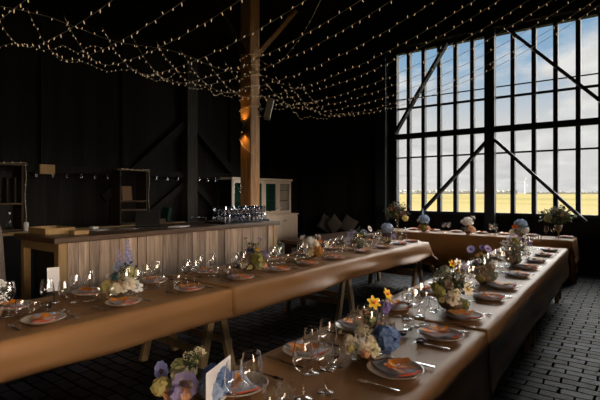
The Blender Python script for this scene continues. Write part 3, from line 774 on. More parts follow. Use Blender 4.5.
def setting(px_, py_, ang, desc, grp, zt, glasses=True):
    """ang: direction the guest faces; local +Y = towards the table centre, +X = guest's right"""
    Rm = Matrix.Rotation(ang-PI/2, 4, 'Z'); O = Vector((px_, py_, zt))
    def W(x, y, z=0): return O+Rm @ Vector((x, y, z))
    def add(nm, me, x, y, z, rz, label, cat, g, tilt=(0, 0), sc=1):
        p = W(x, y, z)
        if not seen(p+Vector((0, 0, .03)), 14): return
        o = put(nm, me, None, p, (tilt[0], tilt[1], ang-PI/2+rz), sc); tag(o, label % desc, cat, g % grp)
    j = lambda a: rs.uniform(-a, a)
    add('plate', PLATE, 0, 0, 0, j(.5), 'beige stoneware plate %s', 'plate', 'plates on the %s')
    nr = j(.3)+R(72)
    add('napkin', NAP, 0, 0, .0, nr, 'folded napkin on plate %s', 'napkin', 'napkins on the %s', sc=(.92, .88, 1))
    add('orange_blossom', ORA, j(.02), -.01+j(.02), .027, j(3), 'orange blossom on plate %s', 'flower', 'orange blossoms on the %s', sc=(1.5, 1.5, .8))
    add('fork', FORK, -.175, -.01+j(.02), 0, j(.08), 'steel fork beside plate %s', 'fork', 'forks on the %s')
    add('knife', KNIFE, .17, -.01+j(.02), 0, j(.08), 'steel knife beside plate %s', 'knife', 'knives on the %s')
    if glasses:
        add('wine_glass', WINE, .12+j(.015), .205+j(.015), 0, 0, label='larger wine glass %s', cat='wine glass', g='larger wine glasses on the %s', sc=1.1)
        add('wine_glass', WINE2, .21+j(.015), .175+j(.02), 0, 0, 'smaller wine glass %s', 'wine glass', 'smaller wine glasses on the %s', sc=1.1)
        add('water_glass', TUMB, .045+j(.015), .225+j(.015), 0, 0, 'stemless water glass %s', 'glass', 'water glasses on the %s')
RY = [1.93, 2.566, 3.056, 3.73, 4.24, 4.926, 5.49, 6.1, 6.73, 7.36]
RYL = [1.38, 1.90, 2.43, 3.03, 3.68, 4.24, 4.93, 5.49, 6.1, 6.73, 7.36]
p = RTp(.245, 1.36); setting(p.x, p.y, PI+RYAW, 'nearest the camera, brick-floor side of right table', 'brick-floor side of the right table', TOP+.0095)
for i, y in enumerate(RY):
    p = RTp(.245, y); setting(p.x, p.y, PI+RYAW, '%s from near end, brick-floor side of right table' % ORD[i], 'brick-floor side of the right table', TOP+.0095)
for i, y in enumerate(RYL):
    p = RTp(-.235, y); setting(p.x, p.y, 0+RYAW, '%s from near end, inner side of right table' % ORD[i], 'inner side of the right table', TOP+.0095)
LY = [1.33, 1.90, 2.52, 3.155, 3.74, 4.27, 4.85, 5.61, 6.25, 6.83, 7.28]
for i, y in enumerate(LY):
    setting(-3.10, y, PI, '%s from near end, camera side of left table' % ORD[i], 'camera side of the left table', TOP+.0095)
for i, y in enumerate(LY[:11]):
    setting(-3.64, y+.02, 0, '%s from near end, bar side of left table' % ORD[i], 'bar side of the left table', TOP+.0095)
for i, px_ in enumerate((412, 434, 456, 481, 504, 532, 566)):
    dd = Vector(((px_-300)/FPX*RT.x+FW.x, (px_-300)/FPX*RT.y+FW.y)); x = dd.x*9.74/dd.y
    setting(x, 9.76, -PI/2, '%s from the left on the head table under the windows' % ORD[i], 'head table', TOP+.006, i in (1, 3, 4))
for i, px_ in enumerate((446, 493, 549)):
    dd = Vector(((px_-300)/FPX*RT.x+FW.x, (px_-300)/FPX*RT.y+FW.y)); x = dd.x*9.55/dd.y
    for k, dx in enumerate((-.045, .06)):
        o = put('wine_glass', WINE, None, (x+dx, 9.55+.02*k, TOP+.006), (0, 0, 0), 1.05)
        tag(o, '%s wine glass of the %s pair on the head table' % (['left', 'right'][k], ['leftmost', 'middle', 'rightmost'][i]), 'wine glass', 'paired wine glasses on the head table')

# red tealights
def tealight(p, label):
    t = thing('tealight', (p[0], p[1], TOP+.0095), label, 'candle', 'red tealights')
    t.scale = (.62, .62, .62)
    MB().lathe([(.028, 0), (.036, .01), (.04, .03), (.037, .03), (.03, .012), (.001, .01)], 14).build('holder', M['black'], t, True)
    MB().lathe([(.030, .011), (.032, .024), (.001, .026)], 14).build('wax', M['candle'], t, True)
def tb(px, py): return at(px, py, FPX*.84/(py-193))
for px, py, l in ((48, 308, 'red tealight under the wine glass near the white card, left table'), (334.5, 358, 'dark red tealight right of the near wine glasses, right table'),
                  (420.5, 343, 'dark red tealight left of the second brick-side plate'), (402.5, 335, 'dark red tealight beside the cream bouquet with blue hydrangea')):
    tealight(tb(px, py), l)
# cards
p = at(54, 281, 3.42)
t = thing('table_card', (p.x, p.y, TOP+.0095), 'white upright table card in a holder among glasses, left table', 'card', None, R(100))
MB().lathe([(.035, 0), (.035, .012), (.004, .02), (.004, .11)], 14, None, True, True).build('holder', M['steel'], t, True)
MB().box(-.05, .05, -.001, .001, .09, .27, Matrix.Rotation(R(4), 4, 'Y') @ Matrix.Rotation(R(-8), 4, 'X')).build('card', M['paper'], t)
a = at(230.5, 357, 1.88); b = at(206, 375, 1.68)
c = (a+b)/2; ang = math.atan2(a.y-b.y, a.x-b.x); hl = (Vector((a.x, a.y))-Vector((b.x, b.y))).length/2
o = MB().box(-hl, hl, -.001, .001, 0, .162).build('menu_card', M['paper'], loc=(c.x, c.y, TOP+.0105)); o.rotation_euler = (0, 0, ang)
tag(o, 'white menu card standing behind the blue flowers at the bottom', 'card')

# ------------------------------------------------------------------ flowers
CACHE = {}
def cached(key, fn):
    if key not in CACHE: CACHE[key] = fn()
    return CACHE[key]
def rose_mb(r_):
    mb = MB()
    for k in range(5):
        n = 3+k; r0 = .03+.05*k; r1 = .09+.105*k; h = .40-.055*k; z0 = -.04*k
        for j in range(n):
            a0 = 2*PI*j/n+k*.7+r_.uniform(-.12, .12); da = PI/n*1.12; rj = r_.uniform(.9, 1.1); hj = h*r_.uniform(.85, 1.1)
            vs = []
            for i in range(4):
                q = i/3; rad = (r0+(r1-r0)*q**1.5)*rj; z = z0+hj*math.sin(q*1.75)/.98
                for w_ in (-1, -.5, 0, .5, 1):
                    ww = w_*math.sin(PI*(.30+.52*q)); lip = (.03 if i == 3 else 0)*(1-abs(w_))
                    vs.append(((rad+lip)*math.cos(a0+da*ww), (rad+lip)*math.sin(a0+da*ww), z-.05*abs(w_)**2*q))
            fs = [(i*5+c, i*5+c+1, i*5+c+6, i*5+c+5) for i in range(3) for c in range(4)]
            mb.add(vs, fs)
    return mb
def hyd_mb(r_, n=60):
    mb = MB()
    for k in range(n):
        zz = 1-1.55*(k+.5)/n; a = k*2.39996; rr_ = math.sqrt(max(0, 1-zz*zz)); nrm = Vector((rr_*math.cos(a), rr_*math.sin(a), zz))
        q = nrm.to_track_quat('Z', 'Y').to_matrix().to_4x4(); s = .25
        c = nrm*(.38+.11*math.sin(nrm.x*7+nrm.z*5)*math.cos(nrm.y*8+1)+r_.uniform(-.07, .07))
        for i in range(4):
            an = PI/2*i+r_.uniform(-.2, .2)
            vs = [(0, 0, 0), (.5*s*.9, -.45*s, .03), (s*1.0, 0, .02), (.5*s*.9, .45*s, .03)]
            m_ = Matrix.Translation(c) @ q @ Matrix.Rotation(an, 4, 'Z'); mb.add([m_ @ Vector(v) for v in vs], [(0, 1, 2, 3)])
    return mb
def daisy_mb(n=8, L=.5, wd=.62):
    mb = MB()
    for k in range(n):
        vs, fs = petal(L, L*wd, .35, .05, 4, .3); m_ = Matrix.Rotation(2*PI*k/n, 4, 'Z'); mb.add([m_ @ Vector(v) for v in vs], fs)
    return mb
def filler_mb(r_, n=70):
    mb = MB()
    for k in range(n):
        d = Vector((r_.gauss(0, 1), r_.gauss(0, 1), abs(r_.gauss(0, 1))*.9+.1)).normalized()*r_.uniform(.28, .52); s = r_.uniform(.035, .07)
        q = Matrix.Translation(d) @ Matrix.Rotation(r_.uniform(0, 6), 4, Vector((r_.random(), r_.random(), r_.random())).normalized())
        vs = [(0, 0, s*.8), (s, 0, 0), (0, s, 0), (-s, 0, 0), (0, -s, 0), (0, 0, -s*.8)]
        mb.add([q @ Vector(v) for v in vs], [(0, 1, 2), (0, 2, 3), (0, 3, 4), (0, 4, 1), (5, 2, 1), (5, 3, 2), (5, 4, 3), (5, 1, 4)])
    return mb
def spire_mb(r_, n=34):
    mb = MB(); mb.tube([(0, 0, -.5), (.02, 0, 0), (0, 0, .5)], .012, 4)
    for k in range(n):
        q = k/n; z = -.3+.8*q; a = k*2.4; rad = .11*(1-.75*q); s = .085*(1-.6*q)
        m_ = Matrix.Translation((rad*math.cos(a), rad*math.sin(a), z)) @ Matrix.Rotation(a, 4, 'Z') @ Matrix.Rotation(R(60), 4, 'Y')
        for i in range(5):
            an = 2*PI*i/5; vs = [(0, 0, 0), (s*.6*math.cos(an-.5), s*.6*math.sin(an-.5), .01), (s*math.cos(an), s*math.sin(an), .02), (s*.6*math.cos(an+.5), s*.6*math.sin(an+.5), .01)]
            mb.add([m_ @ Vector(v) for v in vs], [(0, 1, 2, 3)])
    return mb
def leaves_mb(r_, n, rad, hgt, size):
    """sprays of leaves rising out of a vase mouth at the origin"""
    mb = MB()
    for k in range(n):
        a = r_.uniform(0, 2*PI); e = r_.uniform(.15, 1.0)
        tip = Vector((math.cos(a)*rad*e, math.sin(a)*rad*e, hgt*r_.uniform(.35, 1)*(1.1-.45*e)))
        mid = tip*.5+Vector((0, 0, hgt*.16))
        mb.tube([(0, 0, -.02), mid, tip], .0022, 3, .001)
        for j in range(5):
            q = .35+.65*j/4; p = (mid*(1-q)*2*q+tip*q*q) if True else tip
            an = r_.uniform(0, 2*PI); L = size*r_.uniform(.7, 1.2)
            vs = [(0, 0, 0), (-L*.26, L*.45, .1*L), (0, L, -.05*L), (L*.26, L*.45, .1*L)]
            m_ = Matrix.Translation(p) @ Matrix.Rotation(an, 4, 'Z') @ Matrix.Rotation(r_.uniform(-.5, .9), 4, 'X'); mb.add([m_ @ Vector(v) for v in vs], [(0, 1, 2), (0, 2, 3)])
    return mb
rf_ = random.Random(77)
KINDS = {'rose': ('rose', lambda: rose_mb(rf_)), 'hyd': ('hydrangea', lambda: hyd_mb(rf_)), 'daisy': ('daisy', lambda: daisy_mb()), 'daff': ('daffodil', lambda: daisy_mb(6, .5)),
         'fill': ('filler_flowers', lambda: filler_mb(rf_)), 'spire': ('delphinium', lambda: spire_mb(rf_)), 'stock': ('stock_flower', lambda: hyd_mb(rf_, 34)), 'anem': ('anemone', lambda: daisy_mb(9, .5, 1.05))}
EYEM = {}
def flower(par, base, kind, colour, px, py, d, size, tilt=None):
    nm, fn = KINDS[kind]
    me = cached((kind, colour), lambda: fn().mesh(nm, M['f_'+colour], False))
    size *= 1.0 if kind == 'rose' else 1.1
    p = at(px, py, d)-base; p.z = max(p.z, size*.5+.02)
    o = put(nm, me, par, p, (0, 0, 0), size)
    out = Vector((p.x*1.2, p.y*1.2, max(.08, p.z-.12)))+Vector((0.05, -.06, .05))*(1 if kind != 'spire' else 0)
    if kind in ('daff', 'daisy', 'anem'): out = Vector((p.x+.12, p.y-.16, p.z*.35))
    if kind == 'spire': out = Vector((p.x*.4, p.y*.4, .5))
    o.rotation_euler = out.to_track_quat('Z', 'Y').to_euler()
    if kind in ('daff', 'daisy', 'anem'):
        cc = 'yellow' if kind == 'daisy' else ('orange' if kind == 'daff' and colour == 'yellow' else ('yellow' if kind == 'daff' else 'plum'))
        em = cached(('eye', kind, cc), lambda: MB().lathe([(.09, 0), (.12, .1), (.15, .24 if kind == 'daff' else .12), (.08, .2 if kind == 'daff' else .14), (.001, .08 if kind == 'daff' else .15)], 8).mesh('flower_centre', M['f_'+cc], True))
        put('flower_centre', em, o)
    return p
def bouquet(base, d0, label, blooms, vase='bowl', leaf=('leaf',), lr=.14, lh=.22, ln=14, ls=.05, vh=.09, vr=.075, extra=None, name='flower_arrangement', vmat=None):
    base = Vector(base); t = thing(name, base, label, 'flowers')
    if vase == 'bowl':
        MB().lathe([(.035, 0), (.04, .006), (vr*.8, vh*.35), (vr, vh*.75), (vr*.92, vh), (vr*.84, vh), (vr*.9, vh*.75), (.001, vh*.5)], 18).build('bowl', vmat or M['stone_dark'], t, True)
    elif vase == 'glass':
        MB().lathe([(vr, 0), (vr*1.02, .005), (vr*.7, vh*.4), (vr*.8, vh*.8), (vr*1.05, vh)], 16).build('vase', vmat or M['vase_glass'], t, True)
    elif vase == 'footed':
        MB().lathe([(vr*.7, 0), (vr*.68, .006), (.012, .014), (.012, vh*.45), (vr*.7, vh*.62), (vr, vh), (vr*.92, vh), (.001, vh*.7)], 16).build('vase', vmat or M['vase_glass'], t, True)
    for i, lf in enumerate(leaf):
        r_ = random.Random(hash_(label)+i)
        leaves_mb(r_, ln, lr, lh, ls).build('foliage', M[lf], t, False, (0, 0, vh-.01))
    st = MB()
    for (kind, colour, px, py, dd, size) in blooms:
        p = flower(t, base, kind, colour, px, py, d0+dd, size)
        m0 = Vector((p.x*.15, p.y*.15, vh*.75)); st.tube([m0, (m0+p)/2+Vector((0, 0, .01)), p], .0025, 4)
    st.build('stems', M['stem'], t)
    return t
def hash_(s): return sum(ord(c)*(i+3) for i, c in enumerate(s)) % 9973
ZT = TOP+.0095
# --- right table, near to far
b = at(190, 395, 1.86)
bouquet((b.x, b.y, ZT), 1.86, 'lilac and green bouquet with blue hydrangea at the bottom edge of view', [
    ('anem', 'lavender', 163, 371, .02, .075), ('anem', 'lilac', 186, 388, -.06, .095), ('rose', 'lavender', 206, 388, -.04, .07), ('hyd', 'blue', 217, 384, -.05, .115), ('hyd', 'powder', 212, 397, -.09, .09),
    ('stock', 'greenish', 180, 367, .0, .07), ('stock', 'ivory', 189, 371, -.01, .065), ('stock', 'greenish', 163, 384, -.02, .06), ('stock', 'lemon', 161, 394, -.05, .07), ('stock', 'greenish', 171, 390, -.05, .06), ('stock', 'ivory', 184, 376, -.03, .06), ('stock', 'greenish', 192, 362, .01, .045),
    ('stock', 'ivory', 177, 376, -.03, .05), ('rose', 'peach', 168, 399, -.08, .05), ('stock', 'peach', 184, 400, -.1, .05), ('fill', 'ivory', 189, 357, .02, .05), ('fill', 'ivory', 200, 353, .03, .055), ('fill', 'greenish', 194, 364, .01, .045), ('stock', 'lilac', 177, 398, -.1, .06)],
    leaf=('leaf', 'leaf_dark'), lr=.09, lh=.12, ln=4, ls=.03)
b = at(368, 357, 2.36)
bouquet((b.x, b.y, ZT), 2.36, 'cream rose bouquet with a blue hydrangea and two yellow daffodils', [
    ('rose', 'cream', 350, 351, -.08, .092), ('stock', 'lemon', 350.5, 349, -.11, .035), ('rose', 'cream', 361, 330, -.02, .075), ('rose', 'white', 373, 334, -.02, .06), ('rose', 'cream', 379, 339, -.06, .062), ('rose', 'cream', 347, 338, 0, .05),
    ('rose', 'white', 362, 343, -.08, .065), ('rose', 'cream', 374, 350, -.1, .062), ('rose', 'cream', 364, 355, -.12, .078), ('stock', 'peach', 366, 354, -.15, .035), ('rose', 'ivory', 373.5, 361, -.12, .072), ('rose', 'cream', 371, 341, -.09, .05),
    ('rose', 'peach', 380, 326, .02, .055), ('hyd', 'blue', 386.5, 347, -.05, .125), ('rose', 'peach', 365, 313, .06, .07), ('stock', 'lemon', 370, 321, .04, .06), ('rose', 'cream', 356, 323, .04, .05), ('daff', 'yellow', 373.5, 303, .08, .07),
    ('daff', 'yellow', 387, 294.5, .1, .062), ('stock', 'purple', 384, 308, .12, .075), ('fill', 'taupe', 354, 317, .08, .08), ('rose', 'lemon', 340.5, 332, .02, .03), ('fill', 'ivory', 366, 333, -.05, .07)],
    leaf=('leaf', 'leaf_dark'), lr=.11, lh=.2, ln=5, ls=.035)
b = at(452, 311, 3.2)
bouquet((b.x, b.y, ZT), 3.2, 'wild mixed bouquet in dark bowl with white daisy, third on right table', [
    ('rose', 'cream', 452.5, 299, -.1, .10), ('rose', 'ivory', 455, 293, -.08, .08), ('stock', 'olive', 440, 292, -.03, .085), ('rose', 'lemon', 442, 300, -.08, .045), ('stock', 'greenish', 464, 304, -.06, .07), ('daisy', 'cream', 467.5, 289, -.02, .09),
    ('daff', 'white', 458, 263, .05, .06), ('daff', 'yellow', 452.5, 264, .05, .055), ('stock', 'sage', 445, 272, .05, .085), ('fill', 'sage', 440, 276, .03, .10), ('rose', 'ochre', 457.5, 271, .04, .055), ('fill', 'lilac', 463, 268, .08, .09),
    ('fill', 'white', 462, 278, .05, .11), ('stock', 'taupe', 447, 284, -.02, .08), ('stock', 'olive', 435, 286, 0, .06), ('fill', 'sage', 455, 281, 0, .12)],
    leaf=('leaf', 'leaf_dark', 'leaf_dark'), lr=.15, lh=.26, ln=14, ls=.045, vh=.085, vr=.10)
b = at(484, 284, 4.18)
bouquet((b.x, b.y, ZT), 4.18, 'dusky rose bouquet with tall lilac anemones, fourth on right table', [
    ('rose', 'ochre', 480.5, 256, .03, .10), ('anem', 'lavender', 471, 249.5, .05, .065), ('anem', 'lilac', 487.5, 249, .05, .065), ('anem', 'purple', 482, 248, .07, .05), ('rose', 'taupe', 481, 271, -.08, .12), ('stock', 'olive', 480, 278, -.08, .08),
    ('stock', 'sage', 491, 276, -.03, .10), ('fill', 'white', 490, 266, .06, .13), ('fill', 'powder', 474, 268, .05, .12), ('rose', 'mauve', 476, 262, .03, .07), ('stock', 'taupe', 488, 268, -.02, .10)],
    leaf=('leaf', 'leaf_dark'), lr=.15, lh=.26, ln=12, ls=.045, vh=.08, vr=.08)
b = at(514, 264, 5.3)
bouquet((b.x, b.y, ZT), 5.3, 'dense grey white wildflower bouquet, farthest on the right table', [
    ('fill', 'white', 509, 246, 0, .18), ('fill', 'white', 520, 248, .02, .18), ('fill', 'lilac', 514, 240, .05, .16), ('fill', 'sage', 514, 250, -.07, .18), ('fill', 'taupe', 514, 257, -.08, .17), ('fill', 'white', 524, 255, .02, .15),
    ('fill', 'white', 505, 253, .02, .14), ('rose', 'taupe', 513, 246, -.06, .10), ('stock', 'olive', 515, 241, -.03, .09), ('fill', 'lilac', 526, 244, .08, .12), ('stock', 'sage', 517, 259, -.1, .10), ('stock', 'taupe', 510, 259, -.1, .10)],
    leaf=('leaf', 'leaf_dark'), lr=.16, lh=.24, ln=14, ls=.05, vh=.08, vr=.085)
# --- head table
def hb(px, Y=9.5):
    dd = Vector(((px-300)/FPX*RT.x+FW.x, (px-300)/FPX*RT.y+FW.y)); k = Y/dd.y; return Vector((dd.x*k, Y, TOP+.006)), k
b, d = hb(520, 9.42)
bouquet(b, d, 'white and orange bouquet on head table behind the right long table', [
    ('rose', 'orange', 515, 227, -.05, .11), ('hyd', 'powder', 520.5, 224.5, 0, .19), ('hyd', 'white', 524, 230, 0, .15), ('fill', 'white', 518.5, 234, -.06, .18), ('stock', 'ivory', 512.5, 233, -.02, .11), ('stock', 'sage', 517, 231, -.08, .11)], leaf=('leaf', 'leaf_dark'), lr=.14, lh=.22, vh=.09)
b, d = hb(468, 9.45)
bouquet(b, d, 'white bouquet with a peach rose, middle of the head table', [
    ('hyd', 'white', 467.5, 222, .03, .19), ('fill', 'white', 473, 218, .03, .10), ('fill', 'white', 463, 222, .03, .11), ('rose', 'peach', 471.5, 230, -.08, .18), ('rose', 'mauve', 467, 229, -.06, .12), ('fill', 'sage', 464, 231, -.05, .13)], leaf=('leaf_dark', 'leaf'), lr=.13, lh=.18, vh=.08)
b, d = hb(424, 9.45)
bouquet(b, d, 'powder blue and ochre bouquet on the head table, near its left end', [
    ('hyd', 'powder', 424, 219.5, .02, .19), ('fill', 'white', 419, 221, 0, .10), ('spire', 'powder', 423, 212, 0, .16), ('rose', 'ochre', 420.5, 228, -.06, .15), ('rose', 'peach', 428, 228, -.06, .13), ('stock', 'olive', 424, 229, -.08, .12)], leaf=('leaf_dark', 'leaf'), lr=.13, lh=.18, vh=.08)
b, d = hb(397.5, 9.6)
bouquet(b, d, 'tall leafy arrangement in glass vase, left end of the head table', [
    ('rose', 'rust', 392.5, 209, 0, .16), ('stock', 'greenish', 397, 213, -.08, .13), ('fill', 'lilac', 398, 211, -.04, .14), ('stock', 'lemon', 405, 218, 0, .14), ('fill', 'sage', 391, 217, 0, .2)],
    vase='glass', leaf=('leaf', 'leaf_dark', 'leaf_rust'), lr=.30, lh=.46, ln=34, ls=.085, vh=.22, vr=.055)
b, d = hb(558.5, 9.62)
bouquet(b, d, 'tall leafy arrangement in dark vase, right end of the head table', [
    ('stock', 'mauve', 555, 212, 0, .12), ('stock', 'taupe', 561, 215, -.1, .18), ('fill', 'sage', 553, 219, -.05, .24), ('fill', 'sage', 565, 219, 0, .22), ('stock', 'greenish', 548, 218, 0, .13), ('fill', 'lilac', 562, 207, 0, .08)],
    vase='footed', leaf=('leaf_dark', 'leaf_dark', 'leaf'), lr=.33, lh=.36, ln=42, ls=.10, vh=.24, vr=.07, vmat=M['stone_dark'])
# --- left table
def lb(y): 
    p = Vector((-3.37, y, ZT)); return p, pix(p)[2]
b, d = lb(1.12)
bouquet(b, d, 'white flower arrangement cut off by the left edge of view', [
    ('rose', 'white', 0, 283.5, 0, .075), ('fill', 'white', 0, 299, -.03, .09), ('rose', 'cream', -8, 290, 0, .09), ('stock', 'ivory', -16, 284, 0, .09)], leaf=('leaf_dark',), lr=.09, lh=.16, vh=.10, ln=9)
b, d = lb(2.10)
bouquet(b, d, 'cream bouquet with blue delphinium spires, first full bouquet on left table', [
    ('stock', 'lemon', 107, 292, -.04, .10), ('stock', 'ivory', 116, 290, -.09, .095), ('rose', 'cream', 130, 283, -.08, .11), ('rose', 'white', 136.5, 287, -.03, .11), ('stock', 'lemon', 129, 273, 0, .12), ('rose', 'rust', 113, 283, -.04, .07), ('rose', 'peach', 119, 284, -.08, .06),
    ('rose', 'blue', 108, 285, 0, .06), ('stock', 'teal', 115.5, 276, -.01, .06), ('spire', 'lavender', 127.5, 257, .04, .26), ('spire', 'lilac', 119, 263, .04, .20), ('spire', 'lavender', 131, 262, .02, .18), ('fill', 'powder', 120, 268, .02, .11), ('rose', 'white', 107.5, 276, .02, .05), ('fill', 'ivory', 123, 277, -.05, .09), ('rose', 'cream', 124, 288, -.1, .08)],
    vase='footed', leaf=('leaf', 'leaf_dark'), lr=.13, lh=.2, ln=12, ls=.045, vh=.10, vr=.06)
b, d = lb(3.60)
bouquet(b, d, 'brown and yellow green bouquet with purple sprig, second on left table', [
    ('rose', 'taupe', 250, 258, -.05, .14), ('stock', 'olive', 257.5, 260, -.07, .14), ('rose', 'yellow', 258, 249.5, 0, .06), ('stock', 'purple', 250.5, 250.5, .02, .07), ('rose', 'peach', 264, 266, -.05, .085), ('rose', 'cream', 244, 265, -.06, .10), ('rose', 'lemon', 250.5, 271, -.1, .055),
    ('fill', 'purple', 259.5, 240, .03, .06), ('fill', 'plum', 246, 239, .03, .04), ('fill', 'lilac', 263, 254, .03, .11), ('stock', 'taupe', 246, 262, -.03, .09), ('stock', 'greenish', 259, 267, -.1, .09), ('fill', 'taupe', 243, 257, .03, .1)],
    leaf=('leaf', 'leaf_dark'), lr=.14, lh=.24, ln=12, ls=.05, vh=.085)
b, d = lb(4.73)
bouquet(b, d, 'creamy white bouquet with orange and ochre blooms, third on left table', [
    ('stock', 'white', 311, 242, -.02, .13), ('stock', 'cream', 316, 245, -.06, .10), ('rose', 'white', 307.5, 250, -.04, .11), ('rose', 'ivory', 310, 257, -.09, .12), ('rose', 'orange', 320, 241, 0, .07), ('rose', 'orange', 319, 248, -.07, .09), ('stock', 'ochre', 318, 256, -.09, .14),
    ('fill', 'white', 303, 238, .03, .08), ('fill', 'white', 318, 237, .03, .08), ('stock', 'cream', 306, 243, .02, .10), ('fill', 'cream', 325, 245, .03, .10), ('stock', 'ivory', 313, 250, -.08, .09)], leaf=('leaf', 'leaf_dark'), lr=.13, lh=.2, ln=9, ls=.05)
b, d = lb(5.98)
bouquet(b, d, 'loose meadow bouquet with pale lilac sprigs, fourth on left table', [
    ('fill', 'lilac', 353, 235, .02, .16), ('rose', 'yellow', 359, 236, -.03, .07), ('rose', 'peach', 362, 239, -.05, .06), ('fill', 'powder', 363, 233, .05, .11), ('stock', 'sage', 360, 246, -.07, .14), ('rose', 'cream', 368, 247, -.03, .07), ('fill', 'white', 348, 246, .02, .13), ('stock', 'taupe', 354, 244, -.06, .11), ('fill', 'sage', 366, 241, 0, .13), ('anem', 'white', 369.5, 229, .06, .085), ('fill', 'lilac', 350, 240, .03, .12)],
    leaf=('leaf', 'leaf_dark'), lr=.17, lh=.25, ln=15, ls=.05)
b, d = lb(6.92)
bouquet(b, d, 'bouquet topped with pale blue hydrangea at far end of left table', [
    ('hyd', 'powder', 387, 228.5, 0, .17), ('stock', 'plum', 386, 236, -.06, .14), ('stock', 'ivory', 385, 243, -.08, .11), ('fill', 'lilac', 393, 240, 0, .13), ('fill', 'taupe', 381, 237, 0, .14), ('rose', 'mauve', 390, 237, -.05, .09), ('stock', 'greenish', 389, 243, -.06, .09)],
    leaf=('leaf', 'leaf_dark'), lr=.15, lh=.22, ln=12, ls=.05)
# small vase on the bar
bv = Vector((-5.55, 6.11, BZ+.001))
bouquet(bv, pix(bv)[2], 'small glass vase with pale sprig at the far bar end', [('fill', 'white', 279, 208, 0, .08), ('fill', 'lilac', 281, 206, 0, .06)], vase='glass', leaf=('leaf_dark',), lr=.05, lh=.12, ln=4, ls=.03, vh=.11, vr=.04)

# ------------------------------------------------------------------ camera, light
cam = bpy.data.cameras.new('camera'); co = bpy.data.objects.new('camera', cam); C.objects.link(co)
cam.sensor_width = 36; cam.lens = FPX/600*36; cam.shift_y = -7/600; cam.clip_end = 5000; cam.clip_start = .05
co.location = EYE; co.rotation_euler = (R(90), 0, R(37))
sc = bpy.context.scene; sc.camera = co

W = bpy.data.worlds.new('sky'); sc.world = W; W.use_nodes = True; nt = W.node_tree; nt.nodes.clear()
out = nd(nt, 'ShaderNodeOutputWorld'); bg = nd(nt, 'ShaderNodeBackground'); nt.links.new(bg.outputs[0], out.inputs[0])
tc = nd(nt, 'ShaderNodeTexCoord'); sep = nd(nt, 'ShaderNodeSeparateXYZ'); nt.links.new(tc.outputs['Generated'], sep.inputs[0])
gr = nd(nt, 'ShaderNodeValToRGB'); e = gr.color_ramp.elements
e[0].position = 0; e[0].color = (.78, .73, .71, 1); e[1].position = .50; e[1].color = (.50, .50, .50, 1)
k = e.new(.14); k.color = (.68, .67, .68, 1); k = e.new(.25); k.color = (.30, .46, .64, 1); k = e.new(.36); k.color = (.20, .37, .58, 1)
nt.links.new(sep.outputs['Z'], gr.inputs[0])
dz = nd(nt, 'ShaderNodeMath', operation='ADD'); dz.inputs[1].default_value = .22; nt.links.new(sep.outputs['Z'], dz.inputs[0])
dv = nd(nt, 'ShaderNodeVectorMath', operation='DIVIDE'); cb = nd(nt, 'ShaderNodeCombineXYZ')
for i in 'XYZ': nt.links.new(dz.outputs[0], cb.inputs[i])
nt.links.new(tc.outputs['Generated'], dv.inputs[0]); nt.links.new(cb.outputs[0], dv.inputs[1])
mp = nd(nt, 'ShaderNodeMapping'); mp.inputs['Location'].default_value = (3.1, 1.7, 0); nt.links.new(dv.outputs[0], mp.inputs[0])
nz = nd(nt, 'ShaderNodeTexNoise', Scale=1.25, Detail=7, Roughness=.55); nt.links.new(mp.outputs[0], nz.inputs['Vector'])
cr = nd(nt, 'ShaderNodeValToRGB'); e = cr.color_ramp.elements
e[0].position = .47; e[0].color = (0, 0, 0, 1); e[1].position = .57; e[1].color = (1, 1, 1, 1)
nt.links.new(nz.outputs['Fac'], cr.inputs[0])
nz2 = nd(nt, 'ShaderNodeTexNoise', Scale=4, Detail=5); nt.links.new(mp.outputs[0], nz2.inputs['Vector'])
cc = nd(nt, 'ShaderNodeValToRGB'); e = cc.color_ramp.elements
e[0].position = .35; e[0].color = (.64, .62, .62, 1); e[1].position = .62; e[1].color = (.84, .81, .79, 1)
nt.links.new(nz2.outputs['Fac'], cc.inputs[0])
mx = nd(nt, 'ShaderNodeMix', data_type='RGBA'); nt.links.new(cr.outputs[0], mx.inputs['Factor']); nt.links.new(gr.outputs[0], mx.inputs['A']); nt.links.new(cc.outputs[0], mx.inputs['B'])
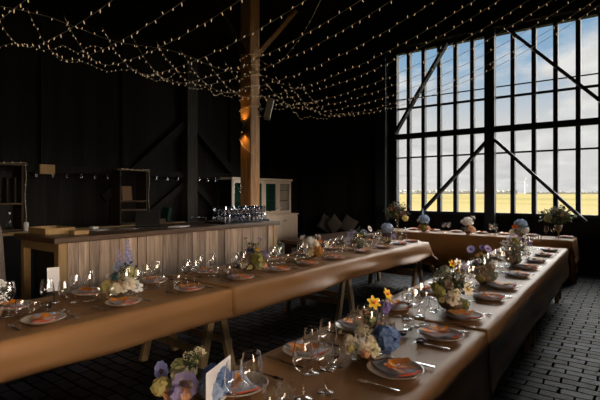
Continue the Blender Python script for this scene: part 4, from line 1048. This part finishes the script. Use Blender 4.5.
# the bright cloudy sky is several times brighter overhead than at the horizon
mr = nd(nt, 'ShaderNodeMapRange', interpolation_type='SMOOTHSTEP'); mr.inputs['From Min'].default_value = .42; mr.inputs['From Max'].default_value = .85; mr.inputs['To Min'].default_value = 1.0; mr.inputs['To Max'].default_value = 1.2
nt.links.new(sep.outputs['Z'], mr.inputs['Value'])
dt = nd(nt, 'ShaderNodeVectorMath', operation='DOT_PRODUCT'); dt.inputs[1].default_value = Vector((.95, -.2, .25)).normalized(); nt.links.new(tc.outputs['Generated'], dt.inputs[0])
mg = nd(nt, 'ShaderNodeMapRange', interpolation_type='SMOOTHSTEP'); mg.inputs['From Min'].default_value = .35; mg.inputs['From Max'].default_value = .95; mg.inputs['To Min'].default_value = 0; mg.inputs['To Max'].default_value = 22
nt.links.new(dt.outputs['Value'], mg.inputs['Value'])
gf = nd(nt, 'ShaderNodeMath', operation='MULTIPLY', use_clamp=True); gf.inputs[1].default_value = .2; nt.links.new(mg.outputs[0], gf.inputs[0])
mw = nd(nt, 'ShaderNodeMix', data_type='RGBA'); mw.inputs['B'].default_value = (.72, .56, .42, 1)
nt.links.new(gf.outputs[0], mw.inputs['Factor']); nt.links.new(mx.outputs['Result'], mw.inputs['A']); nt.links.new(mw.outputs['Result'], bg.inputs['Color'])
am = nd(nt, 'ShaderNodeMath', operation='ADD'); nt.links.new(mr.outputs[0], am.inputs[0]); nt.links.new(mg.outputs[0], am.inputs[1]); nt.links.new(am.outputs[0], bg.inputs['Strength'])

S = bpy.data.lights.new('sun', 'SUN'); S.energy = 27; S.angle = R(110); S.color = (1, .95, .90)
so = bpy.data.objects.new('sun', S); C.objects.link(so); so.rotation_euler = Vector((.50, .82, .24)).normalized().to_track_quat('Z', 'Y').to_euler(); so.location = (3, -10, 30)
def portal(name, loc, rot, sx, sy):
    A = bpy.data.lights.new(name, 'AREA'); A.shape = 'RECTANGLE'; A.size = sx; A.size_y = sy; A.energy = 0
    A.cycles.is_portal = True
    o = bpy.data.objects.new(name, A); C.objects.link(o); o.location = loc; o.rotation_euler = rot
portal('window_portal', ((WX0+WX1)/2, YN+.25, (SILL+HEAD)/2), (R(-90), 0, 0), WX1-WX0, HEAD-SILL)
for q, sx in zip(SKY, (-1, 1)):
    portal('roof_fill_portal', q+Vector((0, 0, .1)), (0, sx*math.atan2(RIDGE-EAVE, XM-XW), 0), 3.2*1.17, SK1-SK0)
portal('side_fill_portal', (XE+.25, (DY0+DY1)/2, DZ/2), (0, R(90), 0), DZ, DY1-DY0)

cy = sc.cycles
cy.transparent_max_bounces = 24; cy.max_bounces = 8; cy.caustics_reflective = False; cy.caustics_refractive = False; cy.sample_clamp_indirect = 4
try: cy.use_denoising = True
except Exception: pass
vs_ = sc.view_settings; vs_.view_transform = 'Standard'; vs_.look = 'None'; vs_.exposure = 0.0; vs_.gamma = 1; vs_.use_curve_mapping = False
